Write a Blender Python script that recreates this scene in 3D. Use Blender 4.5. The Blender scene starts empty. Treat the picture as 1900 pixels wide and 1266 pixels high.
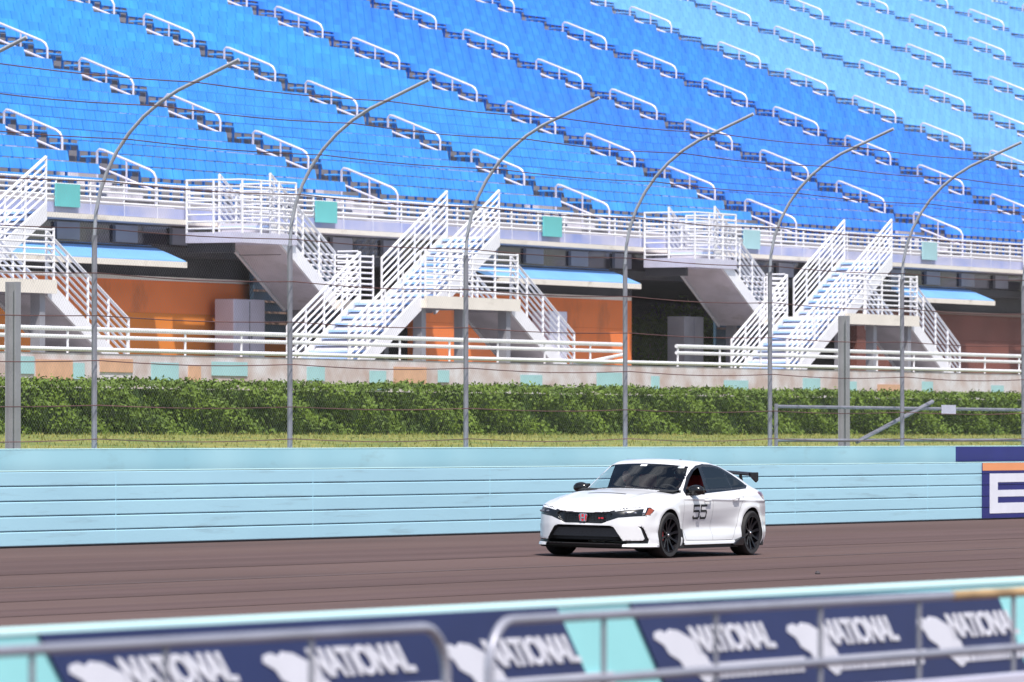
import bpy, math, random
import numpy as np
from mathutils import Vector, Matrix, Euler
random.seed(7); RNG = np.random.default_rng(7)
R = math.radians
scene = bpy.context.scene
COL = scene.collection
# ------------------------------------------------------------------ camera, world, sun
CAM_H, ALPHA, FPX = 1.71, R(26), 12548.0
cam_d = bpy.data.cameras.new('camera'); cam = bpy.data.objects.new('camera', cam_d); COL.objects.link(cam)
cam.location = (0, 0, CAM_H)
cam.rotation_euler = (R(90) + math.atan(178 / FPX), 0, ALPHA - R(90))
cam_d.sensor_width = 36; cam_d.lens = 36 * FPX / 1900
cam_d.clip_start = 0.5; cam_d.clip_end = 6000
cam_d.dof.use_dof = True; cam_d.dof.focus_distance = 98.0; cam_d.dof.aperture_fstop = 5.6
scene.camera = cam
SUN_EL, SUN_AZ = R(60), math.atan2(-0.68, -0.73)      # direction towards the sun, from +X ccw
sun_d = bpy.data.lights.new('sun', 'SUN'); sun_d.energy = 4.6; sun_d.angle = R(0.53); sun_d.color = (1.0, 0.95, 0.88)
sun = bpy.data.objects.new('sun', sun_d); COL.objects.link(sun)
sdir = Vector((math.cos(SUN_EL) * math.cos(SUN_AZ), math.cos(SUN_EL) * math.sin(SUN_AZ), math.sin(SUN_EL)))
sun.rotation_euler = sdir.to_track_quat('Z', 'Y').to_euler(); sun.location = (0, 0, 60)
world = bpy.data.worlds.new('World'); scene.world = world; world.use_nodes = True
nt = world.node_tree; nt.nodes.clear()
sky = nt.nodes.new('ShaderNodeTexSky'); sky.sky_type = 'NISHITA'; sky.sun_disc = False
sky.sun_elevation = SUN_EL; sky.sun_rotation = math.pi / 2 - SUN_AZ; sky.air_density = 1.0; sky.dust_density = 1.2
tc = nt.nodes.new('ShaderNodeTexCoord'); mp = nt.nodes.new('ShaderNodeMapping'); mp.inputs['Scale'].default_value = (1, 1, 2.6)
cn = nt.nodes.new('ShaderNodeTexNoise'); cn.inputs['Scale'].default_value = 3.2; cn.inputs['Detail'].default_value = 7; cn.inputs['Roughness'].default_value = 0.58
cr = nt.nodes.new('ShaderNodeValToRGB'); cr.color_ramp.elements[0].position = 0.52; cr.color_ramp.elements[1].position = 0.72
mx = nt.nodes.new('ShaderNodeMixRGB'); mx.inputs[2].default_value = (12.0, 12.4, 13.0, 1)
bg = nt.nodes.new('ShaderNodeBackground'); bg.inputs[1].default_value = 0.12
wo = nt.nodes.new('ShaderNodeOutputWorld')
L = nt.links.new
L(tc.outputs['Generated'], mp.inputs[0]); L(mp.outputs[0], cn.inputs[0]); L(cn.outputs[0], cr.inputs[0])
L(cr.outputs[0], mx.inputs[0]); L(sky.outputs[0], mx.inputs[1]); L(mx.outputs[0], bg.inputs[0]); L(bg.outputs[0], wo.inputs[0])
scene.view_settings.view_transform = 'Standard'; scene.view_settings.look = 'None'
scene.view_settings.exposure = 0.35; scene.view_settings.gamma = 1
scene.cycles.max_bounces = 8; scene.cycles.transparent_max_bounces = 24; scene.cycles.use_denoising = True
scene.cycles.sample_clamp_indirect = 6

# ------------------------------------------------------------------ projection helper used to place real-world things
def X_at(px, Y):
    t = (px - 950) / FPX
    return Y * (math.cos(ALPHA) + t * math.sin(ALPHA)) / (math.sin(ALPHA) - t * math.cos(ALPHA))
def Z_at(px, py, Y):
    X = X_at(px, Y); d = X * math.cos(ALPHA) + Y * math.sin(ALPHA)
    return CAM_H + d * (811 - py) / FPX

# ------------------------------------------------------------------ materials
def mat(name, col, rough=0.6, metal=0.0, var=0.0, vscale=1.0, stretch=(1, 1, 1), bump=0.0, bscale=20, spec=0.5, coat=0.0, col2=None, back=None, emit=0, detail=4, scuff=None):
    m = bpy.data.materials.new(name); m.use_nodes = True
    n = m.node_tree; b = n.nodes['Principled BSDF']; out = n.nodes['Material Output']
    b.inputs['Base Color'].default_value = (*col, 1); b.inputs['Roughness'].default_value = rough
    b.inputs['Metallic'].default_value = metal; b.inputs['Specular IOR Level'].default_value = spec
    if coat: b.inputs['Coat Weight'].default_value = coat; b.inputs['Coat Roughness'].default_value = 0.04
    if emit: b.inputs['Emission Color'].default_value = (*col, 1); b.inputs['Emission Strength'].default_value = emit
    if var or col2 or bump:
        t = n.nodes.new('ShaderNodeTexCoord'); mp = n.nodes.new('ShaderNodeMapping'); mp.inputs['Scale'].default_value = stretch
        n.links.new(t.outputs['Object'], mp.inputs[0])
    if var or col2:
        ns = n.nodes.new('ShaderNodeTexNoise'); ns.inputs['Scale'].default_value = vscale; ns.inputs['Detail'].default_value = detail
        n.links.new(mp.outputs[0], ns.inputs[0])
        r = n.nodes.new('ShaderNodeValToRGB'); r.color_ramp.elements[0].position = 0.35; r.color_ramp.elements[1].position = 0.65
        c2 = col2 or tuple(min(1, c * (1 + var)) for c in col); c1 = col if col2 else tuple(c * (1 - var) for c in col)
        r.color_ramp.elements[0].color = (*c1, 1); r.color_ramp.elements[1].color = (*c2, 1)
        n.links.new(ns.outputs[0], r.inputs[0]); n.links.new(r.outputs[0], b.inputs['Base Color'])
    if bump:
        nb = n.nodes.new('ShaderNodeTexNoise'); nb.inputs['Scale'].default_value = bscale; nb.inputs['Detail'].default_value = 3
        n.links.new(mp.outputs[0], nb.inputs[0])
        bp = n.nodes.new('ShaderNodeBump'); bp.inputs['Strength'].default_value = bump; bp.inputs['Distance'].default_value = 0.02
        n.links.new(nb.outputs[0], bp.inputs['Height']); n.links.new(bp.outputs[0], b.inputs['Normal'])
    if scuff:
        t = n.nodes.new('ShaderNodeTexCoord'); mp2 = n.nodes.new('ShaderNodeMapping'); mp2.inputs['Scale'].default_value = scuff[2]; n.links.new(t.outputs['Object'], mp2.inputs[0])
        n2 = n.nodes.new('ShaderNodeTexNoise'); n2.inputs['Scale'].default_value = 1.0; n2.inputs['Detail'].default_value = 8; n2.inputs['Roughness'].default_value = 0.65; n.links.new(mp2.outputs[0], n2.inputs[0])
        r2 = n.nodes.new('ShaderNodeValToRGB'); r2.color_ramp.elements[0].position = 0.56; r2.color_ramp.elements[1].position = 0.74; r2.color_ramp.elements[1].color = (scuff[1],) * 3 + (1,); n.links.new(n2.outputs[0], r2.inputs[0])
        mxr = n.nodes.new('ShaderNodeMixRGB'); mxr.inputs[2].default_value = (*scuff[0], 1); n.links.new(r2.outputs[0], mxr.inputs[0])
        src = b.inputs['Base Color'].links[0].from_socket if b.inputs['Base Color'].links else None
        if src: n.links.new(src, mxr.inputs[1])
        else: mxr.inputs[1].default_value = (*col, 1)
        n.links.new(mxr.outputs[0], b.inputs['Base Color'])
    if back:
        g = n.nodes.new('ShaderNodeNewGeometry'); ms = n.nodes.new('ShaderNodeMixShader'); d = n.nodes.new('ShaderNodeBsdfDiffuse')
        d.inputs[0].default_value = (*back, 1)
        n.links.new(g.outputs['Backfacing'], ms.inputs[0]); n.links.new(b.outputs[0], ms.inputs[1]); n.links.new(d.outputs[0], ms.inputs[2])
        n.links.new(ms.outputs[0], out.inputs[0])
    return m
def glass(name, tint, refl=0.02, ior=1.5):
    m = bpy.data.materials.new(name); m.use_nodes = True; n = m.node_tree; n.nodes.clear()
    o = n.nodes.new('ShaderNodeOutputMaterial'); t = n.nodes.new('ShaderNodeBsdfTransparent'); t.inputs[0].default_value = (*tint, 1)
    g = n.nodes.new('ShaderNodeBsdfGlossy'); g.inputs['Roughness'].default_value = refl
    f = n.nodes.new('ShaderNodeFresnel'); f.inputs[0].default_value = ior
    ms = n.nodes.new('ShaderNodeMixShader')
    n.links.new(f.outputs[0], ms.inputs[0]); n.links.new(t.outputs[0], ms.inputs[1]); n.links.new(g.outputs[0], ms.inputs[2]); n.links.new(ms.outputs[0], o.inputs[0])
    return m
def mesh_wire(name):
    """chain link: two families of diagonal wires at 5.5 cm pitch, in the object's own x/z metres"""
    m = bpy.data.materials.new(name); m.use_nodes = True; n = m.node_tree; b = n.nodes['Principled BSDF']; o = n.nodes['Material Output']
    b.inputs['Base Color'].default_value = (0.30, 0.29, 0.29, 1); b.inputs['Metallic'].default_value = 0.5; b.inputs['Roughness'].default_value = 0.5
    uv = n.nodes.new('ShaderNodeUVMap'); s = n.nodes.new('ShaderNodeSeparateXYZ'); n.links.new(uv.outputs[0], s.inputs[0])
    def mth(op, a, bb=None):
        k = n.nodes.new('ShaderNodeMath'); k.operation = op
        for i, v in enumerate((a, bb)):
            if v is None: continue
            if isinstance(v, (int, float)): k.inputs[i].default_value = v
            else: n.links.new(v, k.inputs[i])
        return k.outputs[0]
    res = []
    for op in ('ADD', 'SUBTRACT'):
        q = mth(op, s.outputs[0], s.outputs[1]); q = mth('DIVIDE', q, 0.075); q = mth('FRACT', q); res.append(mth('LESS_THAN', q, 0.04))
    w = mth('MAXIMUM', res[0], res[1])
    t = n.nodes.new('ShaderNodeBsdfTransparent'); ms = n.nodes.new('ShaderNodeMixShader')
    n.links.new(w, ms.inputs[0]); n.links.new(t.outputs[0], ms.inputs[1]); n.links.new(b.outputs[0], ms.inputs[2]); n.links.new(ms.outputs[0], o.inputs[0])
    return m

M = dict(
 asphalt=mat('asphalt', (0.094, 0.062, 0.058), 0.95, spec=0.12, col2=(0.120, 0.080, 0.075), detail=10, scuff=((.045, .036, .04), .55, (.05, 1.6, 1)), vscale=0.35, stretch=(0.12, 1.2, 1), bump=0.25, bscale=60),
 seam=mat('seam', (0.055, 0.045, 0.05), 0.7, var=0.3, vscale=3),
 groove=mat('racing_groove', (0.086, 0.057, 0.055), 0.95, spec=0.12, col2=(0.112, 0.074, 0.072), detail=10, vscale=0.6, stretch=(0.1, 2.5, 1), bump=0.2, bscale=60),
 grass=mat('grass', (0.10, 0.15, 0.02), 0.9, col2=(0.24, 0.22, 0.045), vscale=1.5, bump=0.5, bscale=20),
 blade=mat('grass_blade', (0.14, 0.18, 0.03), 0.8, col2=(0.30, 0.27, 0.07), vscale=1.2),
 earth=mat('earth', (0.16, 0.15, 0.09), 0.9, var=0.2, vscale=0.2),
 leaf=mat('leaf', (0.060, 0.105, 0.008), 0.7, col2=(0.13, 0.20, 0.015), vscale=2.2, stretch=(0.5, 1, 1.4), detail=6),
 leafdark=mat('leaf_core', (0.030, 0.060, 0.008), 0.9, var=0.4, vscale=4),  # darker green: shade inside the hedge put into the colour
 cyan=mat('cyan_paint', (0.36, 0.60, 0.72), 0.5, col2=(0.40, 0.66, 0.78), vscale=0.8, stretch=(0.25, 1, 1), detail=8, scuff=((.20, .27, .30), .55, (.45, 3, 7)), bump=0.05, bscale=8),
 cyanwall=mat('cyan_wall', (0.30, 0.53, 0.62), 0.6, col2=(0.38, 0.61, 0.69), scuff=((.22, .30, .32), .5, (.6, 2, 2.5)), vscale=0.55, stretch=(0.8, 1, 0.15), detail=1, bump=0.08, bscale=10),
 cyan2=mat('cyan_near', (0.36, 0.80, 0.82), 0.5, var=0.06, vscale=0.7, bump=0.05, bscale=8),
 cyantop=mat('cyan_cap', (0.62, 0.90, 0.90), 0.45, var=0.04, vscale=0.8),  # paler cyan: sunlight on the upward faces put into the colour
 navy=mat('navy_vinyl', (0.017, 0.032, 0.125), 0.45, var=0.10, vscale=1.3),
 navy2=mat('navy_print', (0.010, 0.012, 0.16), 0.5, var=0.08, vscale=1.0),
 white=mat('white_print', (0.78, 0.78, 0.86), 0.5, var=0.03, vscale=3),
 orangep=mat('orange_print', (0.85, 0.33, 0.14), 0.5, var=0.04),
 galv=mat('galvanised_pipe', (0.34, 0.34, 0.40), 0.42, 0.35, var=0.12, vscale=6, stretch=(0.4, 1, 1)),
 rust=mat('rusty_pipe', (0.46, 0.30, 0.15), 0.6, 0.2, var=0.3, vscale=9, stretch=(0.3, 1, 1)),
 alu=mat('pale_bar', (0.62, 0.60, 0.72), 0.4, 0.2, var=0.06, vscale=2),
 concrete=mat('stand_concrete', (0.30, 0.28, 0.285), 0.85, var=0.16, vscale=0.6, stretch=(0.3, 1, 1), bump=0.1, bscale=12),
 concrete2=mat('aisle_concrete', (0.56, 0.53, 0.58), 0.8, scuff=((.25, .22, .20), .6, (1.2, 1.2, 1.2)), var=0.12, vscale=1.5, bump=0.1, bscale=12),
 nosing=mat('step_nosing', (0.80, 0.79, 0.80), 0.6, var=0.05, vscale=2),
 whitepaint=mat('white_painted_steel', (0.78, 0.77, 0.80), 0.45, var=0.05, vscale=2),
 tanpaint=mat('tan_orange_paint', (0.62, 0.36, 0.24), 0.7, var=0.12, vscale=2), palewall=mat('mottled_wall', (0.50, 0.38, 0.36), 0.8, col2=(0.68, 0.64, 0.68), vscale=1.3, stretch=(1, 1, 1.2), bump=0.1),
 tealsign=mat('teal_sign', (0.14, 0.52, 0.52), 0.5, var=0.08), tealpale=mat('pale_teal_sign', (0.36, 0.58, 0.62), 0.5, var=0.08),
 orangewall=mat('orange_wall', (0.78, 0.20, 0.05), 0.8, scuff=((.25, .09, .04), .6, (.7, 1, .35)), var=0.08, vscale=0.5, bump=0.1),
 ochrewall=mat('ochre_wall', (0.68, 0.21, 0.03), 0.8, var=0.08, vscale=0.5),
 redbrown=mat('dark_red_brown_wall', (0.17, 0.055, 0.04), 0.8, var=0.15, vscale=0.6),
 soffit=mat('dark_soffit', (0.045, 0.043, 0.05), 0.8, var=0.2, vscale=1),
 steelblue=mat('slate_blue_panel', (0.055, 0.11, 0.17), 0.6, var=0.2, vscale=1),
 brownslat=mat('brown_slat', (0.22, 0.15, 0.12), 0.7, var=0.1),
 darkglass=mat('dark_window', (0.02, 0.02, 0.03), 0.12, var=0.1, spec=0.6),
 mullion=mat('window_frame_grey', (0.25, 0.25, 0.30), 0.5, var=0.1),
 awning=mat('blue_awning', (0.16, 0.38, 0.75), 0.55, var=0.08, vscale=0.8),
 cream=mat('cream_fascia', (0.76, 0.70, 0.62), 0.6, scuff=((.35, .28, .22), .6, (1.5, 1.5, 3)), var=0.04),
 lilac=mat('lilac_fascia', (0.50, 0.50, 0.66), 0.6, col2=(0.26, 0.32, 0.62), vscale=0.7),
 stairblue=mat('pale_blue_tread', (0.26, 0.50, 0.90), 0.6, col2=(0.55, 0.66, 0.90), vscale=0.8),
 cable=mat('rusty_cable', (0.12, 0.055, 0.05), 0.7, var=0.3, vscale=2, stretch=(0.2, 1, 1)),
 post=mat('fence_post', (0.25, 0.25, 0.29), 0.55, 0.3, var=0.15, vscale=3),
 postpale=mat('fence_post_top', (0.42, 0.44, 0.50), 0.5, 0.2, var=0.1, vscale=3),
 beam=mat('grey_steel_beam', (0.27, 0.27, 0.30), 0.6, 0.1, var=0.12, vscale=2),
 wire=mesh_wire('chain_link'),
)
SEAT = [mat('seat_blue', (0.050, 0.315, 0.84), 0.45, var=0.22, vscale=1.3, stretch=(1, 1, 0.5), spec=0.5),
        mat('seat_deep_blue', (0.040, 0.245, 0.82), 0.45, var=0.22, vscale=1.3, spec=0.5),
        mat('seat_pale_blue', (0.16, 0.42, 0.86), 0.45, var=0.12, vscale=1.3, spec=0.5)]

# ------------------------------------------------------------------ mesh building helpers
class MB:
    def __init__(s): s.v = []; s.f = []; s.m = []
    def add(s, vs, fs, mi=0):
        o = len(s.v); s.v += [tuple(p) for p in vs]; s.f += [tuple(i + o for i in f) for f in fs]; s.m += [mi] * len(fs); return s
    def box(s, x0, x1, y0, y1, z0, z1, mi=0, rot=None, pivot=None):
        vs = [(x, y, z) for x in (x0, x1) for y in (y0, y1) for z in (z0, z1)]
        if rot is not None:
            pv = Vector(pivot or ((x0 + x1) / 2, (y0 + y1) / 2, (z0 + z1) / 2)); vs = [tuple(rot @ (Vector(q) - pv) + pv) for q in vs]
        return s.add(vs, [(0, 1, 3, 2), (4, 6, 7, 5), (0, 4, 5, 1), (2, 3, 7, 6), (0, 2, 6, 4), (1, 5, 7, 3)], mi)
    def prism(s, pts, axis, a, b, mi=0):
        """polygon in the two other axes, extruded from a to b along axis"""
        def P(u, v, w): return {'x': (w, u, v), 'y': (u, w, v), 'z': (u, v, w)}[axis]
        n = len(pts); vs = [P(u, v, a) for u, v in pts] + [P(u, v, b) for u, v in pts]
        return s.add(vs, [tuple(range(n))[::-1], tuple(range(n, 2 * n))] + [(i, (i + 1) % n, n + (i + 1) % n, n + i) for i in range(n)], mi)
    def tube(s, pts, r, n=8, mi=0, cap=True, closed=False):
        pts = [Vector(p) for p in pts]; N = len(pts); rs = r if isinstance(r, (list, tuple)) else [r] * N
        vs = []; prev = None
        for i, p in enumerate(pts):
            if closed: t = pts[(i + 1) % N] - pts[i - 1]
            else: t = pts[min(i + 1, N - 1)] - pts[max(i - 1, 0)]
            t.normalize()
            if prev is None:
                a = Vector((0, 0, 1)) if abs(t.z) < 0.9 else Vector((1, 0, 0)); u = t.cross(a).normalized()
            else: u = (prev - t * prev.dot(t)).normalized()
            prev = u; w = t.cross(u)
            vs += [p + (u * math.cos(2 * math.pi * k / n) + w * math.sin(2 * math.pi * k / n)) * rs[i] for k in range(n)]
        fs = []
        for i in range(N if closed else N - 1):
            j = (i + 1) % N
            fs += [(i * n + k, i * n + (k + 1) % n, j * n + (k + 1) % n, j * n + k) for k in range(n)]
        if cap and not closed: fs += [tuple(range(n))[::-1], tuple((N - 1) * n + k for k in range(n))]
        return s.add(vs, fs, mi)
    def lathe_y(s, prof, c, n=40, mi=0, sx=1, closed=True):
        """profile [(r, y)] turned about the y axis through c"""
        vs = []; P = len(prof)
        for k in range(n):
            a = 2 * math.pi * k / n
            vs += [(c[0] + r * math.cos(a), c[1] + y, c[2] + r * math.sin(a)) for r, y in prof]
        fs = [(k * P + i, k * P + (i + 1) % P, ((k + 1) % n) * P + (i + 1) % P, ((k + 1) % n) * P + i) for k in range(n) for i in range(P if closed else P - 1)]
        return s.add(vs, fs, mi)
    def ball(s, c, r, n=12, m=8, mi=0, rot=None):
        rx, ry, rz = r if isinstance(r, (tuple, list)) else (r, r, r)
        vs = []; fs = []
        for i in range(m + 1):
            t = math.pi * i / m
            for k in range(n):
                a = 2 * math.pi * k / n; q = Vector((rx * math.sin(t) * math.cos(a), ry * math.sin(t) * math.sin(a), rz * math.cos(t)))
                if rot is not None: q = rot @ q
                vs.append((c[0] + q.x, c[1] + q.y, c[2] + q.z))
        for i in range(m): fs += [(i * n + k, (i + 1) * n + k, (i + 1) * n + (k + 1) % n, i * n + (k + 1) % n) for k in range(n)]
        return s.add(vs, fs, mi)
    def build(s, name, mats, parent=None, smooth=False, loc=None, bevel=0, fix=True):
        me = bpy.data.meshes.new(name); me.from_pydata(s.v, [], s.f)
        mats = mats if isinstance(mats, (list, tuple)) else [mats]
        for m in mats: me.materials.append(m)
        me.polygons.foreach_set('material_index', s.m)
        if smooth: me.polygons.foreach_set('use_smooth', [True] * len(s.f))
        me.update()
        if fix and len(s.f) < 60000:
            import bmesh
            b = bmesh.new(); b.from_mesh(me); bmesh.ops.recalc_face_normals(b, faces=b.faces); b.to_mesh(me); b.free()
        o = bpy.data.objects.new(name, me); COL.objects.link(o)
        if smooth:
            try: me.set_sharp_from_angle(angle=R(45))
            except Exception: pass
        if parent is not None: o.parent = parent
        if loc: o.location = loc
        if bevel:
            md = o.modifiers.new('bevel', 'BEVEL'); md.width = bevel; md.segments = 2; md.limit_method = 'ANGLE'
        return o
def thing(name, label, cat, loc=(0, 0, 0), group=None, rot=(0, 0, 0)):
    o = bpy.data.objects.new(name, None); COL.objects.link(o); o.location = loc; o.rotation_euler = rot; o.empty_display_size = 0.2
    return tag(o, label, cat, group)
def tag(o, label, cat=None, group=None):
    o['label'] = label
    if cat: o['category'] = cat
    if group: o['group'] = group
    return o
def struct(o, kind='structure'): o['kind'] = kind; return o
def copy_part(o, parent, loc=None, name=None):
    c = o.copy(); COL.objects.link(c); c.parent = parent
    if loc is not None: c.location = loc
    for ch in o.children: copy_part(ch, c)
    return c
def text(body, size, parent, loc, m, rot=(math.pi / 2, 0, 0), shear=0, name='lettering', ext=0.002, sx=1.0, bold=0.0, space=1.0):
    cu = bpy.data.curves.new(name, 'FONT'); cu.body = body; cu.size = size; cu.extrude = ext; cu.shear = shear; cu.offset = bold; cu.space_character = space
    cu.align_x = 'LEFT'; cu.materials.append(m); o = bpy.data.objects.new(name, cu); COL.objects.link(o)
    bpy.context.view_layer.update(); dg = bpy.context.evaluated_depsgraph_get(); me = bpy.data.meshes.new_from_object(o.evaluated_get(dg)); bpy.data.objects.remove(o)
    o = bpy.data.objects.new(name, me); COL.objects.link(o)
    o.parent = parent; o.location = loc; o.rotation_euler = rot; o.scale = (sx, 1, 1); return o

# ================================================================== SETTING: ground
XA, XB = -150, 420
def track_z(y): return 0.02 * (y - 40.33) if y > 34 else 0.02 * (34 - 40.33)
m = MB(); m.add([(-3000, -3000, -0.6), (3000, -3000, -0.6), (3000, 3000, -0.6), (-3000, 3000, -0.6)], [(0, 1, 2, 3)])
struct(m.build('ground', M['earth']))
m = MB(); ys = [13.4, 34, 47.9]
for i in range(2): m.add([(XA, ys[i], track_z(ys[i])), (XB, ys[i], track_z(ys[i])), (XB, ys[i + 1], track_z(ys[i + 1])), (XA, ys[i + 1], track_z(ys[i + 1]))], [(0, 1, 2, 3)])
m.add([(XA, 13.4, track_z(0)), (XB, 13.4, track_z(0)), (XB, 13.4, -0.6), (XA, 13.4, -0.6)], [(0, 1, 2, 3)])
struct(m.build('race_track', M['asphalt'], fix=False))
m = MB()
def road_strip(y0, y1, mi=0, x0=XA, x1=XB, dz=0.004): m.add([(x0, y0, track_z(y0) + dz), (x1, y0, track_z(y0) + dz), (x1, y1, track_z(y1) + dz), (x0, y1, track_z(y1) + dz)], [(0, 1, 2, 3)], mi)
for y0, y1 in ((34.6, 35.6), (36.8, 38.1), (41.6, 44.6)): road_strip(y0, y1)
struct(m.build('racing_groove', M['groove'], fix=False))
m = MB()
for yy in (32.6, 39.1): road_strip(yy, yy + 0.05, 0, dz=0.008)
struct(m.build('paving_seam', M['seam'], fix=False))
m = MB(); pts = [(48.6, 1.35), (52, 1.48), (56, 1.68), (59, 1.74), (62, 1.76), (66.1, 1.78)]
for (a, za), (b, zb) in zip(pts, pts[1:]): m.add([(XA, a, za), (XB, a, za), (XB, b, zb), (XA, b, zb)], [(0, 1, 2, 3)])
struct(m.build('grass_bank', M['grass'], fix=False))
def hz(y): return float(np.interp(y, [p[0] for p in pts], [p[1] for p in pts]))
N = 26000; gx = RNG.uniform(76, 190, N); gy = RNG.uniform(48.8, 60, N); gz = np.interp(gy, [p[0] for p in pts], [p[1] for p in pts])
h = RNG.uniform(0.03, 0.075, N); an = RNG.uniform(0, 6.28, N); w = 0.012; lean = RNG.normal(0, .02, (N, 2))
V = np.empty((N, 3, 3)); V[:, 0] = np.stack([gx - w * np.cos(an), gy - w * np.sin(an), gz], 1); V[:, 1] = np.stack([gx + w * np.cos(an), gy + w * np.sin(an), gz], 1)
V[:, 2] = np.stack([gx + lean[:, 0], gy + lean[:, 1], gz + h], 1)
m = MB(); m.v = [tuple(p) for p in V.reshape(-1, 3)]; m.f = [(3 * i, 3 * i + 1, 3 * i + 2) for i in range(N)]; m.m = [0] * N
o = m.build('grass', M['blade'], fix=False); struct(o, 'stuff'); o['label'] = 'short dry grass on the bank behind the blue wall'
m = MB(); m.box(XA, XB, 66.2, 110, -0.6, 3.10); struct(m.build('concourse_floor', M['concrete']))

# ================================================================== outer wall + tube barrier
BZ = track_z(47.8)                     # about 0.15
t = thing('steel_tube_barrier', 'light blue barrier of stacked square steel tubes behind the white car', 'barrier', (100, 47.8, BZ))
def loc_box(mb, x0, x1, y0, y1, z0, z1, mi=0): mb.box(x0 - 100, x1 - 100, y0 - 47.8, y1 - 47.8, z0 - BZ, z1 - BZ, mi)
TOP = 1.225; hh = (TOP - BZ - 0.02) / 5
for k in range(5):
    b = MB(); z0 = BZ + 0.02 + k * hh; loc_box(b, 20, 330, 47.8, 48.0, z0 + 0.004, z0 + hh - 0.006)
    b.build('steel_tube', M['cyan'], t, bevel=0.014)
b = MB(); loc_box(b, 20, 330, 47.83, 48.0, BZ - .02, TOP - 0.003); b.build('backing_plate', M['seam'], t)
b = MB()
for x in np.arange(24, 330, 6.1): loc_box(b, x, x + 0.006, 47.797, 47.81, BZ + 0.03, TOP - .01)
b.build('splice_joint', M['cyan'], t)
b = MB(); loc_box(b, 20, 330, 47.8, 48.0, TOP, TOP + 0.012); b.build('top_cap', M['cyantop'], t)
w_ = thing('concrete_wall', 'light blue concrete wall rising behind the tube barrier and carrying the fence', 'wall', (100, 48.3, BZ))
b = MB(); b.box(-80, 230, 0, 0.35, -0.5, 1.543 - BZ - 0.012); b.build('wall_face', M['cyanwall'], w_, bevel=0.01)
b = MB(); b.box(-80, 230, -0.004, 0.354, 1.543 - BZ - 0.012, 1.543 - BZ); b.build('wall_coping', M['cyantop'], w_)
x0 = X_at(1774, 48.29)
o = MB().box(x0, x0 + 14, 48.285, 48.298, 1.25, 1.525).build('wall_banner', M['navy2']); tag(o, 'plain navy banner along the top of the far wall, far right', 'banner')
x0 = X_at(1822, 47.79)
t = thing('printed_banner', 'orange, navy and white banner with large white letter E on the tube barrier', 'banner', (x0, 47.79, BZ + 0.03))
b = MB()
for k in range(5): b.box(0, 12, -0.012, 0, k * hh, (k + 1) * hh - 0.012)
b.build('banner_sheet', M['navy2'], t)
MB().box(0, 12, -0.016, -0.012, 4.25 * hh, 5 * hh - 0.014).build('orange_stripe', M['orangep'], t)
b = MB()
b.box(.35, .75, -.018, -.013, .42 * hh, 3.98 * hh)
for q0, q1 in ((.42, 1.35), (1.9, 2.5), (3.2, 3.98)): b.box(.75, 2.3, -.018, -.013, q0 * hh, q1 * hh)
b.build('letter', M['white'], t)

# ================================================================== catch fence
FY = 48.5
fence = thing('catch_fence', 'tall chain link catch fence with curved post tops and rusty cables above the blue wall', 'fence', (100, FY, 1.54))
P0 = X_at(175, FY); P1 = X_at(1160, FY); PS = (P1 - P0) / 3
# profile of the fence (dy, z) : straight up, then bending towards the track
prof = [(0, 0), (0, 3.1)]
for k in range(1, 9):
    a = R(62) * k / 8; prof.append((-2.6 * (1 - math.cos(a)) - 0, 3.1 + 2.35 * math.sin(a)))
prof += [(prof[-1][0] - 1.0, prof[-1][1] + 0.42)]
b = MB(); b.tube([(0, y, z) for y, z in prof[:2]], 0.042, 8); b.tube([(0, y, z) for y, z in prof[1:]], 0.028, 8, 1)
post0 = b.build('fence_post', [M['post'], M['postpale']], fence, smooth=True); post0.location = (P0 - 100, 0, 0)
for k in range(-5, 12):
    if k: copy_part(post0, fence, (P0 + k * PS - 100, 0, 0))
clen = [0]
for (a, b2), (c, d) in zip(prof, prof[1:]): clen.append(clen[-1] + math.hypot(c - a, d - b2))
def prof_at(s): return (float(np.interp(s, clen, [p[0] for p in prof])), float(np.interp(s, clen, [p[1] for p in prof])))
zc = [0.14, 0.63, 1.28, 1.93, 2.55, 3.2, 3.9, 4.6, 5.3, 6.0]
for i, s in enumerate(zc):
    dy, z = prof_at(s); pts3 = []
    for k in range(-5, 11):
        for j in range(6):
            u = j / 6; sag = 0.035 * math.sin(math.pi * u) * (1 if i % 2 else 1.3)
            pts3.append((P0 + (k + u) * PS - 100, dy - 0.07, z - sag))
    b = MB(); b.tube(pts3, 0.0085, 6); b.build('fence_cable', M['cable'], fence, smooth=True)
# chain link sheet
xs0, xs1 = P0 - 5 * PS - 100, P0 + 11 * PS - 100
me = bpy.data.meshes.new('chain_link_mesh'); vs = []; fs = []
for (y, z) in prof: vs += [(xs0, y - 0.06, z), (xs1, y - 0.06, z)]
for i in range(len(prof) - 1): fs.append((2 * i, 2 * i + 1, 2 * i + 3, 2 * i + 2))
me.from_pydata(vs, [], fs); uvl = me.uv_layers.new(name='UVMap'); me.materials.append(M['wire'])
for p in me.polygons:
    for li in p.loop_indices:
        vi = me.loops[li].vertex_index; uvl.data[li].uv = (vs[vi][0], clen[vi // 2])
o = bpy.data.objects.new('chain_link_mesh', me); COL.objects.link(o); o.parent = fence
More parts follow.
